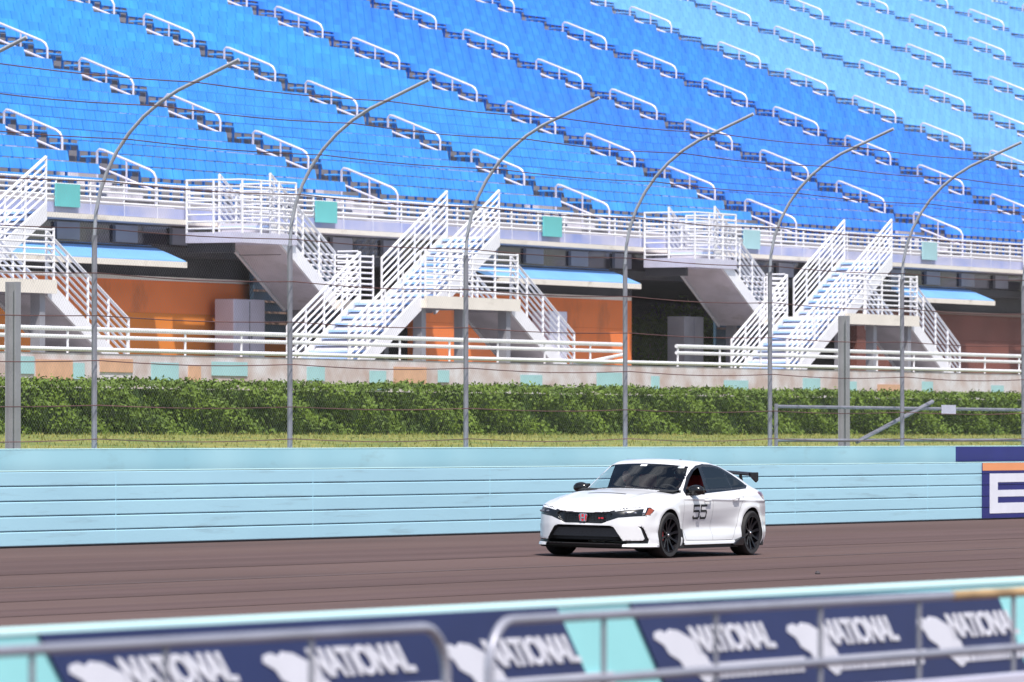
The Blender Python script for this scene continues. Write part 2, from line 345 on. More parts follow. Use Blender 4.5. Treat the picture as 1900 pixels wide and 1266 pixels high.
# pipe gate frame with diagonal brace, in front of the hedge at the right
gx0, gx1 = X_at(1440, FY + .3), X_at(1900, FY + .3)
t = thing('pipe_gate', 'grey pipe gate frame with a diagonal brace before the hedge, right of the car', 'gate', ((gx0 + gx1) / 2, FY + .3, 1.5))
g = (gx1 - gx0) / 2; b = MB(); zt = Z_at(1700, 757, FY + .3) - 1.5; zl = Z_at(1700, 817, FY + .3) - 1.5
b.tube([(-g, 0, zt), (g, 0, zt - .02)], 0.03); b.tube([(-g, 0, zl), (g, 0, zl)], 0.03)
for x in (-g, g): b.tube([(x, 0, 0), (x, 0, zt + .05)], 0.035)
b.build('gate_frame', M['post'], t, smooth=True)
b = MB(); b.tube([(X_at(1590, FY + .3) - (gx0 + gx1) / 2, 0, zl - .03), (X_at(1730, FY + .3) - (gx0 + gx1) / 2, 0, zt + .12)], 0.04); b.build('brace', M['post'], t, smooth=True)
b = MB(); sx = X_at(1757, FY + .3) - (gx0 + gx1) / 2; b.box(sx - .35, sx + .35, -.04, -.03, zt - .12, zt + .06); b.build('gate_plate', M['alu'], t)
for px, lab in ((24, 'thick grey steel post rising behind the far wall at the left edge'), (1566, 'thick grey steel post behind the fence gate at the right')):
    x = X_at(px, 51.5); t = thing('steel_post', lab, 'post', (x, 51.5, 1.45), 'thick steel posts behind the fence')
    b = MB(); hgt = 2.6
    for s in (-1, 1): b.box(-.08, .08, s * .08 - .01, s * .08 + .01, 0, hgt)
    b.box(-.01, .01, -.07, .07, 0, hgt); b.build('shaft', M['beam'], t)
    MB().box(-.2, .2, -.2, .2, -.04, .02).build('base_plate', M['beam'], t)

# ================================================================== hedge
def leaves(n, sampler, size, name, m_, parent=None, core=None):
    P, Nn = sampler(n); s = RNG.uniform(size * .6, size * 1.3, n)
    d = RNG.normal(0, 1, (n, 3)) + Nn * 1.2; d /= np.linalg.norm(d, axis=1)[:, None]
    a = np.cross(d, RNG.normal(0, 1, (n, 3))); a /= np.linalg.norm(a, axis=1)[:, None]; c = np.cross(d, a)
    V = np.stack([P - a * s[:, None], P + c * s[:, None] * .5, P + a * s[:, None], P - c * s[:, None] * .5], 1).reshape(-1, 3)
    q = MB(); q.v = [tuple(x) for x in V]; q.f = [(4 * i, 4 * i + 1, 4 * i + 2, 4 * i + 3) for i in range(n)]; q.m = [0] * n
    return q.build(name, m_, parent, fix=False)
hedge = thing('hedge', 'long clipped green hedge running along the bank behind the fence', 'hedge', (130, 61.5, 1.74))
def hs(n):
    x = RNG.uniform(-45, 62, n); top = RNG.random(n) < .32
    lump = 0.10 * np.sin(x * 1.9) * np.sin(x * .7 + 1) + 0.05 * np.sin(x * 5.3)
    hgt = 0.97 + 0.5 * lump + 0.03 * RNG.normal(0, 1, n)
    z = np.where(top, hgt + RNG.normal(0, .02, n), RNG.uniform(-.05, 1, n) * hgt)
    y = np.where(top, RNG.uniform(-.7, .5, n), -.7 + RNG.normal(0, .05, n) + lump * .8 + .1 * np.sin(z * 7 + x * 2))
    Nn = np.where(top[:, None], np.array([[0, 0, 1.]]), np.array([[0, -1., .25]])); return np.stack([x, y, z], 1), Nn
leaves(120000, hs, 0.042, 'foliage', M['leaf'], hedge)
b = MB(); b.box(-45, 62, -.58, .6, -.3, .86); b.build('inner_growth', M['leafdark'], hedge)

# ================================================================== retaining wall with rails
RWY = 66.0
rw = thing('retaining_wall', 'pale mottled concrete wall above the hedge with a white triple rail on top', 'wall', (130, RWY, 2))
rz = lambda py: Z_at(0, py, RWY) - 2
b = MB(); b.box(-60, 95, 0, .2, -.3, rz(652)); b.build('wall_face', M['palewall'], rw)
xg0, xg1 = X_at(1160, RWY) - 130, X_at(1262, RWY) - 130
for (a, c) in ((-60, xg0), (xg1, 95)):
    for py, r_ in ((606, .045), (621, .04)):
        q = MB(); q.tube([(a, .1, rz(py)), (c, .1, rz(py))], r_); q.build('guard_rail', M['whitepaint'], rw, smooth=True)
q = MB(); q.tube([(-60, .0, rz(645)), (95, .0, rz(645))], .042); q.build('guard_rail', M['whitepaint'], rw, smooth=True)
q = MB()
for x in np.arange(-60, 95, 2.4):
    if not (xg0 < x < xg1): q.tube([(x, .1, rz(660)), (x, .1, rz(606))], .025)
q.build('rail_post', M['whitepaint'], rw, smooth=True)
for dx, dz in ((0, 0), (.4, .22)):
    q = MB(); q.tube([(xg0 - 3.4 + dx, .05, rz(660)), (xg0, .05, rz(628) - dz * .6)], .035); q.build('ramp_rail', M['whitepaint'], rw, smooth=True)
WP = [(38, 't', 'leftmost, at the left edge'), (100, 'o', 'leftmost of the tan ones'), (145, 't', 'second from the left'), (215, 'o', 'second of the tan ones from the left'), (305, 't', 'third from the left'), (360, 'o', 'third of the tan ones from the left'), (425, 't', 'fourth from the left'), (585, 't', 'left of the first staircase foot'),
      (700, 't', 'just right of the first staircase foot'), (760, 'o', 'the tan one right of the first staircase foot'), (822, 't', 'seventh from the left'), (985, 't', 'below the descending side stair'), (1130, 't', 'ninth from the left'), (1215, 't', 'under the gap in the upper rails'), (1365, 't', 'left of the second staircase foot'),
      (1505, 't', 'under the second staircase'), (1580, 't', 'right of the second staircase foot'), (1650, 'o', 'the tan one right of the thick post'), (1720, 't', 'second from the right'), (1850, 't', 'rightmost')]
for i, (px, kd, pos) in enumerate(WP):
    x = X_at(px, RWY); sx_ = .5 + .28 * math.sin(i * 2.3); zt = Z_at(px, 660 + px * .028, RWY)
    o = MB().box(-sx_, sx_, -.02, 0, -.34 - .08 * math.sin(i * 1.7), 0).build('wall_placard', M['tealpale'] if kd == 't' else M['tanpaint'], loc=(x, RWY - .003, zt - .05 * (i % 3)))
    tag(o, ('pale teal' if kd == 't' else 'tan orange') + ' placard above the hedge, ' + pos, 'placard', 'placards on the mottled wall')

# ================================================================== GRANDSTAND
AX0, AS = 159.15, 12.136
ROW, RISE = 0.82, 0.32
Y0 = 75.2
def tread(y): return 5.72 + 0.39 * (y - 72)
NR = 43
aisles = list(range(-3, 12))
gs = thing('grandstand', 'huge grandstand of bright blue seats filling the upper half of the view', 'grandstand', (160, Y0, 3.1))
gz = lambda z: z - 3.1
XL, XR = AX0 + AS * aisles[0] - 160, AX0 + AS * aisles[-1] - 160
rotb = Matrix.Rotation(R(-12), 3, 'X'); pitch = (AS - 1.9) / 20
bx = MB()
for k in range(NR):
    y = k * ROW; z = gz(tread(Y0 + y + ROW * .5)); bx.box(0, AS, y, y + ROW + .3, z - .5, z)
tier0 = None; rowmesh = {}
for n in aisles[:-1]:
    mi = 2 if n >= 4 else (1 if n in (1, 2, 3) else 0)
    if tier0 is None: sec = tier0 = bx.build('seating_section', M['concrete'], gs)
    else: sec = tier0.copy(); COL.objects.link(sec); sec.parent = gs
    sec.location = (AX0 + n * AS - 160, 0, 0)
    if mi not in rowmesh:
        sm = MB()
        for s in range(20):
            x = .95 + s * pitch
            sm.box(x + .018, x + pitch - .018, .50, .53, .555, .79, 0, rotb, (x, .5, .5))
            sm.box(x + .03, x + pitch - .03, .16, .50, .40, .435, 0)
            sm.box(x + .22, x + .27, .42, .47, .0, .40, 0)
        rowmesh[mi] = sm.build('seat_row', SEAT[mi], sec); first_row = rowmesh[mi]; first_row.location = (0, 0, gz(tread(Y0 + ROW * .5))); ks = range(1, NR)
    else: ks = range(NR)
    for k in ks:
        r_ = rowmesh[mi].copy(); COL.objects.link(r_); r_.parent = sec; r_.location = (0, k * ROW, gz(tread(Y0 + k * ROW + ROW * .5)))
# aisle stairs and looped handrails
st = MB()
for k in range(NR):
    z = gz(tread(Y0 + k * ROW + ROW * .5)) ; y = k * ROW
    st.box(-.85, .85, y - .40, y + .02, z - .32, z - .145, 0); st.box(-.85, .85, y - .404, y - .34, z - .143, z - .135, 1)
    st.box(-.85, .85, y + .0, y + .42, z - .2, z + .012, 0); st.box(-.85, .85, y - .004, y + .06, z + .014, z + .022, 1)
rl = MB(); L_ = 2 * ROW - .1; sl = .39
def lp(y, z): return (0, -y, z - y * sl)
pts_ = [lp(0, 0.0), lp(0, .80), lp(.06, .88), lp(.16, .90), lp(L_ - .16, .90), lp(L_ - .06, .87), lp(L_, .78), lp(L_, 0.0)]
rl.tube(pts_, .03, 8); rl.tube([lp(0, .47), lp(L_, .47)], .026, 8); rl.tube([lp(L_ / 2, 0), lp(L_ / 2, .9)], .024, 8)
first = None; rail0 = None
for n in aisles:
    if first is None: a_ = st.build('aisle_stair', [M['concrete2'], M['nosing']], gs); first = a_
    else:
        a_ = first.copy(); COL.objects.link(a_); a_.parent = gs
    a_.location = (AX0 + n * AS - 160, 0, 0)
    for q in range(13):
        yy = 76.35 + 2.46 * q + (.82 if q > 7 else 0) - Y0
        if rail0 is None: r_ = rl.build('handrail', M['alu'], a_, smooth=True); rail0 = r_
        else: r_ = rail0.copy(); COL.objects.link(r_); r_.parent = a_
        r_.location = (0, yy, gz(tread(Y0 + yy)) + .02)
# walkway, parapet rail, fascia along the front of the stand
FYs = 73.0; fy = FYs - Y0
z_ = lambda py, px=200, Y=FYs: gz(Z_at(px, py, Y))
b = MB(); b.box(XL, XR, fy, .2, z_(410), z_(401)); b.build('walkway_slab', M['concrete2'], gs)
b = MB(); b.box(XL, XR, fy - .06, fy, z_(409), z_(400)); b.build('walkway_edge', M['cream'], gs)
b = MB(); b.box(XL, XR, fy + .03, fy + .07, z_(399), z_(380)); b.build('parapet_panel', M['lilac'], gs)
b = MB()
for py in (337, 347, 357, 367, 376): b.tube([(XL, fy + .05, z_(py)), (XR, fy + .05, z_(py))], .028, 6)
b.build('parapet_rail', M['whitepaint'], gs, smooth=True)
b = MB()
for x in np.arange(XL, XR, 1.5): b.tube([(x, fy + .05, z_(401)), (x, fy + .05, z_(336))], .025, 6)
b.build('parapet_post', M['whitepaint'], gs, smooth=True)
# press level below the walkway: dark windows, recessed
b = MB(); b.box(XL, XR, fy + .5, fy + .6, z_(450), z_(410) - .0); b.build('window_band', M['darkglass'], gs)
b = MB()
for x in np.arange(XL, XR, 2.6): b.box(x, x + 1.0, fy + .42, fy + .5, z_(446), z_(414))
b.build('window_mullion', M['mullion'], gs)
b = MB(); b.box(XL, XR, 12, 12.3, 0, gz(9)); b.build('back_wall', M['soffit'], gs)  # dark sheet added to keep the open space under the stand dark
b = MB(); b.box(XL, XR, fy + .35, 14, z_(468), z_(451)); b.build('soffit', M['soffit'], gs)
b = MB()
for n in aisles[:-1]:
    x = AX0 + n * AS - 160 + 6
    b.box(x - .3, x + .3, 3.2, 3.8, 0, gz(6.2))
b.build('column', M['beam'], gs)
def wall_between(pxa, pxb, Y, zb, zt, name, m_, parent, off, th=.2):
    xa, xb = X_at(pxa, Y) - off[0], X_at(pxb, Y) - off[0]
    return MB().box(xa, xb, Y - off[1], Y - off[1] + th, zb - off[2], zt - off[2]).build(name, m_, parent)
OY = 73.75; zt = Z_at(200, 517, OY)
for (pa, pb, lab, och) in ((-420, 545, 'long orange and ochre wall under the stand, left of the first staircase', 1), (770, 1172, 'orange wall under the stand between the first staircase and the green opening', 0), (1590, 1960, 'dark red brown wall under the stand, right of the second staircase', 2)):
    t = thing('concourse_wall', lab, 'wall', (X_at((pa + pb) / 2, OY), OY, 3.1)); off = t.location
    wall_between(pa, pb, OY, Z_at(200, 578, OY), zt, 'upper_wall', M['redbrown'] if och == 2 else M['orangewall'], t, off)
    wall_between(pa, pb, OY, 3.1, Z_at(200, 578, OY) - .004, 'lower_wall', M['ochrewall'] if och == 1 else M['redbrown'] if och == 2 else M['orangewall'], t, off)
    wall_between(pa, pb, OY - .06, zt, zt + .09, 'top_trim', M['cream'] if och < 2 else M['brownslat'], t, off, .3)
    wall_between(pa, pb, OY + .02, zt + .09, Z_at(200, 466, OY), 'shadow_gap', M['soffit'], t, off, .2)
for px, w2, lab in ((445, .75, 'pale grey locker against the orange wall near the first staircase'), (1020, .5, 'pale grey locker at the foot of the descending side stair'), (1272, .6, 'grey locker in the green opening under the stand')):
    o = thing('utility_cabinet', lab, 'cabinet', (X_at(px, 73.3), 73.3, 3.1), 'grey lockers under the stand')
    MB().box(-w2, w2, -.25, .25, .06, 1.75).build('cabinet_body', M['alu'] if px < 1200 else M['beam'], o, bevel=.02)
    MB().box(-.012, .012, -.262, -.25, .12, 1.7).build('door_gap', M['mullion'], o)
    for s in (-1, 1): MB().box(s * .07 - .012, s * .07 + .012, -.285, -.262, .85, 1.0).build('handle', M['mullion'], o)
# louvred slate blue panels beside the stairs
for px0_, px1_, lab in ((470, 620, 'slate blue louvred screen left of the first staircase'), (1330, 1420, 'slate blue louvred screen left of the second staircase')):
    xa, xb = X_at(px0_, 73.4), X_at(px1_, 73.4); t = thing('louvred_screen', lab, 'screen', ((xa + xb) / 2, 73.4, 3.1)); g = (xb - xa) / 2
    MB().box(-g, g, 0, .1, .9, 2.85).build('screen_panel', M['steelblue'], t)
    b = MB()
    for k in range(8): b.box(-g, g, -.10, 0, .95 + .25 * k, 1.0 + .25 * k)
    b.build('slat', M['brownslat'], t)
# blue awnings
for pa, pb, lab in ((-330, 345, 'blue awning with cream edge, at the left under the seats'), (925, 1188, 'blue awning with cream edge between the two staircases'), (1700, 1845, 'short blue awning with cream edge, right of the second staircase')):
    xa, xb = X_at(pa, 72.6), X_at(pb, 72.6); t = thing('awning', lab, 'awning', ((xa + xb) / 2, 72.6, Z_at(200, 488, 72.6)), 'blue awnings under the stand'); g = (xb - xa) / 2
    MB().prism([(0, .12), (.9, .48), (1.0, .48), (1.0, .40), (.1, .06), (0, .06)], 'x', -g, g).build('awning_sheet', M['awning'], t)
    MB().box(-g, g, -.03, .05, -.03, .10).build('edge_trim', M['cream'], t)
    b = MB()
    for x in np.arange(-g + .3, g, 3): b.tube([(x, .02, .0), (x, 1.2, .1)], .03, 6)
    b.build('bracket', M['mullion'], t)
# balconies
BAL = []
for px, lab in ((450, 'white railed balcony jutting out left of the first staircase'), (1290, 'white railed balcony jutting out left of the second staircase'), (1985, 'white railed balcony cut off by the right edge')):
    Yb = 71.5; x = X_at(px, Yb); t = thing('balcony', lab, 'balcony', (x, Yb, gz(0) + 3.1 + Z_at(px, 0, Yb) * 0 + 6.05), 'railed balconies on the stand front'); 
    MB().box(0, 2.6, 0, 1.45, 0, .24).build('floor_slab', M['alu'], t)
    b = MB()
    for k in range(8):
        z = .32 + .155 * k; b.tube([(0.02, 1.45, z), (.02, .02, z), (2.58, .02, z), (2.58, 1.45, z)], .024, 6)
    b.build('railing', M['whitepaint'], t, smooth=True)
    b = MB()
    for p in ((.02, .02), (.02, .75), (.02, 1.43), (.9, .02), (1.75, .02), (2.58, .02), (2.58, 1.43)): b.tube([(*p, .2), (*p, 1.42)], .03, 6)
    b.build('rail_post', M['whitepaint'], t, smooth=True)
    b = MB()
    for xx in (.15, 2.45): b.box(xx - .06, xx + .06, .3, 1.45, -.22, -.004)
    b.build('support_beam', M['soffit'], t)
# teal signs on the parapet
for i, (px, lab) in enumerate(((-290, 'outside'), (125, 'green teal square sign on the parapet at the left'), (605, 'green teal square sign above the first staircase'), (1025, 'green teal square sign above the middle awning'), (1395, 'pale green square sign left of the top of the second staircase'), (1725, 'pale green square sign right of the second staircase'))):
    if i == 0: continue
    Yp = FYs - .05; o = MB().box(-.52, .52, -.02, .02, -.25, .25).build('square_sign', M['tealsign'] if i < 4 else M['tealpale'], loc=(X_at(px, Yp), Yp, 6.95)); tag(o, lab, 'sign', 'square signs on the stand parapet')

# ---- staircases
def flight(t, name, x0, z0, x1, z1, y0, y1, steps=11):
    """one straight run from the upper end (x0,z0) to the lower end (x1,z1)"""
    fl = MB(); 
    for k in range(steps):
        a = x0 + (x1 - x0) * k / steps; c = x0 + (x1 - x0) * (k + 1) / steps; z = z0 + (z1 - z0) * (k + .5) / steps
        fl.box(min(a, c) - .02, max(a, c), y0 + .05, y1 - .05, z - .05, z)
    fl.prism([(x0, z0 - .02), (x1, z1 - .02), (x1, z1 - .22), (x0, z0 - .22)], 'y', y0 + .06, y1 - .06, 1); f_ = fl.build('stair_flight', [M['stairblue'], M['concrete2']], t)
    for yy in (y0, y1):
        q = MB(); q.prism([(x0, z0 + .12), (x1, z1 + .12), (x1, z1 - .25), (x0, z0 - .25)], 'y', yy - .03, yy + .03); q.build('stringer', M['whitepaint'], f_)
        q = MB()
        for k in range(6):
            h_ = .28 + .16 * k; q.tube([(x0, yy, z0 + h_), (x1, yy, z1 + h_)], .024 if k < 5 else .035, 6)
        for k in range(5):
            u = k / 4; q.tube([(x0 + (x1 - x0) * u, yy, z0 + (z1 - z0) * u), (x0 + (x1 - x0) * u, yy, z0 + (z1 - z0) * u + 1.1)], .03, 6)
        q.build('handrail', M['whitepaint'], f_, smooth=True)
def tower(px_c, lab):
    """px_c: screen x of the landing's middle, used only to find where along the stand it stands"""
    Y = 70.6; x = X_at(px_c, Y); t = thing('staircase', lab, 'staircase', (x, Y, 3.1), 'white staircases in front of the stand')
    zl = 1.75; zt_ = 3.45
    q = MB(); q.box(-.9, 3.9, -1.3, 2.35, zl - .16, zl); q.build('landing', M['concrete2'], t)
    q = MB(); q.box(-.94, 3.94, -1.36, -1.3, zl - .2, zl + .08); q.box(-.96, -.9, -1.3, 2.35, zl - .2, zl - .004); q.build('landing_edge', M['cream'], t)
    b = MB()
    for k in range(8):
        h_ = zl + .2 + .13 * k; b.tube([(-.9, .42, h_), (-.9, .95, h_)], .024, 6); b.tube([(-.5, 2.3, h_), (3.5, 2.3, h_)], .024, 6); b.tube([(-.9, -1.3, h_), (3.9, -1.3, h_), (3.9, -1.15, h_)], .024, 6)
    b.build('landing_railing', M['whitepaint'], t, smooth=True)
    b = MB()
    for xx in np.linspace(-.9, 3.9, 5): b.tube([(xx, -1.3, zl), (xx, -1.3, zl + 1.15)], .03, 6)
    for xx in np.linspace(-.5, 3.5, 4): b.tube([(xx, 2.3, zl), (xx, 2.3, zl + 1.15)], .03, 6)
    b.build('rail_post', M['whitepaint'], t, smooth=True)
    flight(t, 'f', 7.4, zt_, 3.95, zl, .9, 2.3)            # upper flight, down to the left
    flight(t, 'f', -.95, zl, -4.5, 0.0, -1.2, .35)         # lower flight, down to the left
    flight(t, 'f', 3.95, zl, 7.4, 0.0, -1.1, .2)           # lower flight, down to the right
    flight(t, 'f', -4.1, zt_, -.95, zl, 1.0, 2.3)           # upper flight from the left
    b = MB()
    for xx, yy in ((-.6, -1.0), (-.6, 2.1), (1.5, -1.0), (1.5, 2.1), (3.6, -1.1), (3.6, 2.1)):
        if 1: b.box(xx - .11, xx + .11, yy - .11, yy + .11, 0, zl - .16)
    b.build('support_post', M['beam'], t)
    return t
tower(728, 'white railed double staircase at the middle of the stand front')
tower(1510, 'white railed double staircase further right, partly behind the thick post')
tower(-185, 'white railed staircase cut off by the left edge, only its right flight visible')
# shrubs in the opening under the stand
def shrub(px, Y, r, hgt, lab):
    x = X_at(px, Y); t = thing('shrub', lab, 'shrub', (x, Y, 3.1), 'shrubs under the stand')
    def s(n):
        d = RNG.normal(0, 1, (n, 3)); d /= np.linalg.norm(d, axis=1)[:, None]; rr = RNG.uniform(.5, 1, n)[:, None] ** .5 * (1 + .18 * np.sin(d[:, :1] * 7) * np.cos(d[:, 1:2] * 5))
        P = d * rr * np.array([[r, r * .7, hgt * .5]]); P[:, 2] = np.abs(P[:, 2] + hgt * .5); return P, d
    leaves(2600, s, .07, 'foliage', M['leaf'], t)
    b = MB()
    for k in range(5): b.tube([(0, 0, 0), (r * .5 * math.cos(k * 1.3), r * .4 * math.sin(k * 1.3), hgt * .6)], [.03, .01], 6)
    b.build('stem', M['brownslat'], t)
shrub(1198, 76, 1.3, 1.9, 'green shrub under the stand beside the end of the orange wall'); shrub(1262, 78, 1.5, 2.4, 'taller green shrub behind the grey locker under the stand'); shrub(1322, 76, 1.3, 1.6, 'low green shrub by the foot of the second staircase')
# ================================================================== CAR (own metres: x back from the nose, y across, z up)
CM = dict(
 paint=mat('car_white_paint', (0.70, 0.695, 0.72), 0.28, spec=0.5, coat=0.6, back=(0.01, 0.01, 0.012)), paint2=mat('car_white_trim', (0.70, 0.695, 0.72), 0.3, coat=0.5),
 black=mat('gloss_black', (0.008, 0.008, 0.010), 0.15, spec=0.5, back=(0.005, 0.005, 0.005)), matte=mat('matte_black', (0.012, 0.012, 0.014), 0.7, var=0.2, vscale=20),
 mesh=mat('grille_mesh', (0.008, 0.008, 0.010), 0.55, var=0.6, vscale=60), rubber=mat('tyre_rubber', (0.016, 0.015, 0.017), 0.75, bump=0.2, bscale=60),
 rim=mat('black_rim', (0.014, 0.013, 0.018), 0.35, 0.5), caliper=mat('red_caliper', (0.30, 0.012, 0.015), 0.4), disc=mat('brake_disc', (0.10, 0.10, 0.10), 0.4, 0.8),
 chrome=mat('chrome', (0.72, 0.70, 0.72), 0.12, 1.0), badge=mat('red_enamel', (0.62, 0.012, 0.03), 0.25, coat=1.0),
 lamp=mat('lamp_dark', (0.010, 0.012, 0.016), 0.25, spec=0.35, coat=0.25), drl=mat('lamp_white', (0.85, 0.86, 0.90), 0.2, coat=1.0),
 amber=mat('amber_lens', (0.30, 0.045, 0.008), 0.15, coat=1.0), tail=mat('tail_lens', (0.13, 0.004, 0.012), 0.1, coat=1.0), lens=mat('projector', (0.25, 0.26, 0.30), 0.1, 0.6),
 seatred=mat('red_suede', (0.22, 0.008, 0.012), 0.85, var=0.2, vscale=14), trim=mat('cabin_black', (0.010, 0.010, 0.012), 0.8, var=0.2, vscale=10),
 ws=glass('windscreen_glass', (0.80, 0.85, 0.86), 0.01, 1.55), sg=glass('side_glass', (0.68, 0.78, 0.82), 0.01, 1.7), qg=glass('quarter_glass', (0.05, 0.06, 0.09), 0.01, 1.6),
 skin=mat('skin', (0.55, 0.32, 0.23), 0.6), cloth=mat('dark_shirt', (0.02, 0.025, 0.05), 0.85, var=0.2, vscale=20), hair=mat('dark_hair', (0.012, 0.010, 0.010), 0.7), helmet=mat('dark_helmet', (0.012, 0.012, 0.014), 0.15, coat=1.0), visor=mat('visor', (0.03, 0.03, 0.04), 0.05, spec=0.8),
)
def tab(pts, sig=0.03, n=1200):
    xs = np.array([p[0] for p in pts], float); ys_ = np.array([p[1] for p in pts], float)
    g = np.linspace(xs[0], xs[-1], n); v = np.interp(g, xs, ys_); s = sig / (g[1] - g[0]); k = np.arange(-int(3 * s) - 1, int(3 * s) + 2); kk = np.exp(-.5 * (k / s) ** 2); kk /= kk.sum()
    pad = len(k) // 2; lo = v[0] + (v[1] - v[0]) * np.arange(-pad, 0); hi = v[-1] + (v[-1] - v[-2]) * np.arange(1, pad + 1)
    v = np.convolve(np.concatenate([lo, v, hi]), kk, 'valid')
    return lambda q: np.interp(q, g, v)
T_ = tab([(-.4, .50), (-.02, .65), (.04, .72), (.12, .765), (.35, .835), (.75, .905), (1.1, .94), (1.36, .958), (1.42, .972), (1.75, 1.155), (2.06, 1.315), (2.25, 1.365), (2.5, 1.385), (2.8, 1.372), (3.1, 1.325), (3.5, 1.215), (4.0, 1.05), (4.22, .985), (4.38, .965), (4.5, .93), (5.2, .7)], .035)
W_ = tab([(-.5, .66), (0, .80), (.15, .86), (.4, .89), (.9, .898), (1.6, .893), (2.5, .893), (3.3, .897), (3.7, .905), (4.1, .882), (4.4, .82), (4.6, .75), (5.2, .5)], .07)
O_ = tab([(-.2, -.08), (.10, -.03), (.20, .0), (.28, -.004), (.38, -.035), (.52, -.028), (.66, -.006), (.76, -.004), (.84, -.018), (.895, -.065), (.94, -.115), (1.1, -.165), (1.25, -.225), (1.33, -.275), (1.40, -.38), (1.7, -.9)], .018)
FP = tab([(0, 0), (.35, .012), (.55, .05), (.70, .14), (.80, .25), (.88, .42), (.96, .60), (1.4, 2.2)], .035)
FZ = tab([(-.2, .10), (.12, .03), (.18, .0), (.25, .0), (.46, .0), (.56, .010), (.64, .02), (.71, .04), (.80, .16), (1.8, .4)], .018)
RP = tab([(0, 0), (.5, .04), (.75, .13), (.86, .26), (.95, .55), (1.4, 1.8)], .04)
RZ = tab([(-.2, .12), (.15, .08), (.3, .0), (.6, .0), (.72, .03), (.85, .10), (.95, .16), (1.05, .18), (1.8, .18)], .02)
WX = (0.93, 3.665); WR = 0.362
sst = lambda x, a, b: (lambda t: t * t * (3 - 2 * t))(np.clip((x - a) / (b - a), 0, 1))
def smax(a, b, k): h_ = np.clip(.5 + .5 * (a - b) / k, 0, 1); return b + (a - b) * h_ + k * h_ * (1 - h_)
def xcurve(x, y): return x - .28 * y * y * (1 - sst(x, 1.9, 2.7)) + .10 * y * y * sst(x, 3.3, 4.0)
def Sf(x, z):
    zz = z - .038 * np.clip((x - 1.6) / 2, -.3, 1.3); s = W_(x) + O_(zz) - .10 * np.clip(x - 3.1, 0, 2) * np.clip(zz - .95, 0, .6)
    mid = np.exp(-((x - 2.25) / .85) ** 4); s = s + (1 - mid) * .022 * np.exp(-((z - .44) / .12) ** 2)
    s = s - .02 * np.exp(-((z - .44) / .085) ** 2) * mid
    for wx in WX:
        r = np.hypot(x - wx, z - .325); s = s + .020 * np.exp(-((r - .39) / .08) ** 2) * (1 - sst(z, .70, .86)) + .012 * np.exp(-((r - .30) / .2) ** 2)
    s = s + .012 * np.exp(-((z - .83 + .02 * (x - 2)) / .02) ** 2) * sst(x, .9, 1.3)      # shoulder crease
    return s
def depth_front(x, y, z): return FP(y) + FZ(z) - x
def f_base(P):
    x, y, z = P[..., 0], np.abs(P[..., 1]), P[..., 2]
    t = z - (T_(xcurve(x, y)) - .055 * (y / .8) ** 2 - .05 * np.clip(y / .6, 0, 2) ** 6 * (x > 1.9) * 0 + .018 * np.exp(-((y - .52 - .06 * x) / .09) ** 2) * (1 - sst(x, 1.0, 1.35)) * sst(x, .2, .5))
    s = y - Sf(x, z)
    f = smax(t * .93, s * .97, .055 + .05 * (1 - sst(x, 1.1, 1.6)) + 0 * x)
    f = smax(f, depth_front(x, y, z) * .9, .05); f = smax(f, x - (4.585 - RP(y) - RZ(z)), .05)
    bot = .135 + .02 * sst(x, .3, .8); return smax(f, bot - z, .02)
def sdpoly(u, v, poly):
    p = np.array(poly, float); d = np.full(np.shape(u), 1e9); ins = np.zeros(np.shape(u), bool)
    for i in range(len(p)):
        a, b = p[i], p[(i + 1) % len(p)]; e = b - a; wx, wy = u - a[0], v - a[1]
        t = np.clip((wx * e[0] + wy * e[1]) / (e @ e), 0, 1); d = np.minimum(d, np.hypot(wx - e[0] * t, wy - e[1] * t))
        c = (a[1] > v) != (b[1] > v)
        with np.errstate(divide='ignore', invalid='ignore'): ins ^= c & (u < (b[0] - a[0]) * (v - a[1]) / (b[1] - a[1] if b[1] != a[1] else 1e-9) + a[0])
    return np.where(ins, -d, d)
UF = lambda P: np.abs(P[..., 1]) + .5 * P[..., 0]
P_LOW = [(-.1, .455), (.42, .455), (.48, .435), (.63, .245), (.63, .205), (-.1, .205)]
P_UP = [(-.1, .635), (.28, .640), (.42, .655), (.46, .60), (.36, .505), (.30, .485), (-.1, .485)]
P_HEAD = [(.42, .662), (.62, .70), (.95, .728), (1.06, .720), (1.13, .680), (1.06, .605), (.80, .590), (.55, .570), (.36, .51), (.36, .60)]
P_DRL = [(.50, .672), (.66, .696), (.94, .720), (1.01, .716), (.965, .615), (.93, .613), (.960, .702), (.66, .680), (.50, .660)]
P_AMB = [(1.035, .708), (1.06, .708), (1.12, .680), (1.055, .615), (.985, .612)]
P_FIN = [(.86, .452), (.925, .452), (.96, .425), (1.045, .262), (1.03, .212), (.60, .205), (.60, .248), (.955, .256), (.975, .28), (.915, .415), (.90, .432)]
def f_car(P):
    f = f_base(P); x, y, z = P[..., 0], np.abs(P[..., 1]), P[..., 2]; u = UF(P); near = np.maximum(x - .8, 0) * 10
    f = np.maximum(f, -np.maximum(sdpoly(u, z, P_LOW), -f - .11) - near)
    f = np.maximum(f, -np.maximum(sdpoly(u, z, P_UP), -f - .035) - near)
    f = np.maximum(f, -np.maximum(sdpoly(u, z, P_FIN), -f - .03) - near)
    for wx in WX:
        c = np.maximum(np.hypot(x - wx, (z - .33)) - WR, .58 - y); f = smax(f, -c, .008)
    return f
Hh = .0145
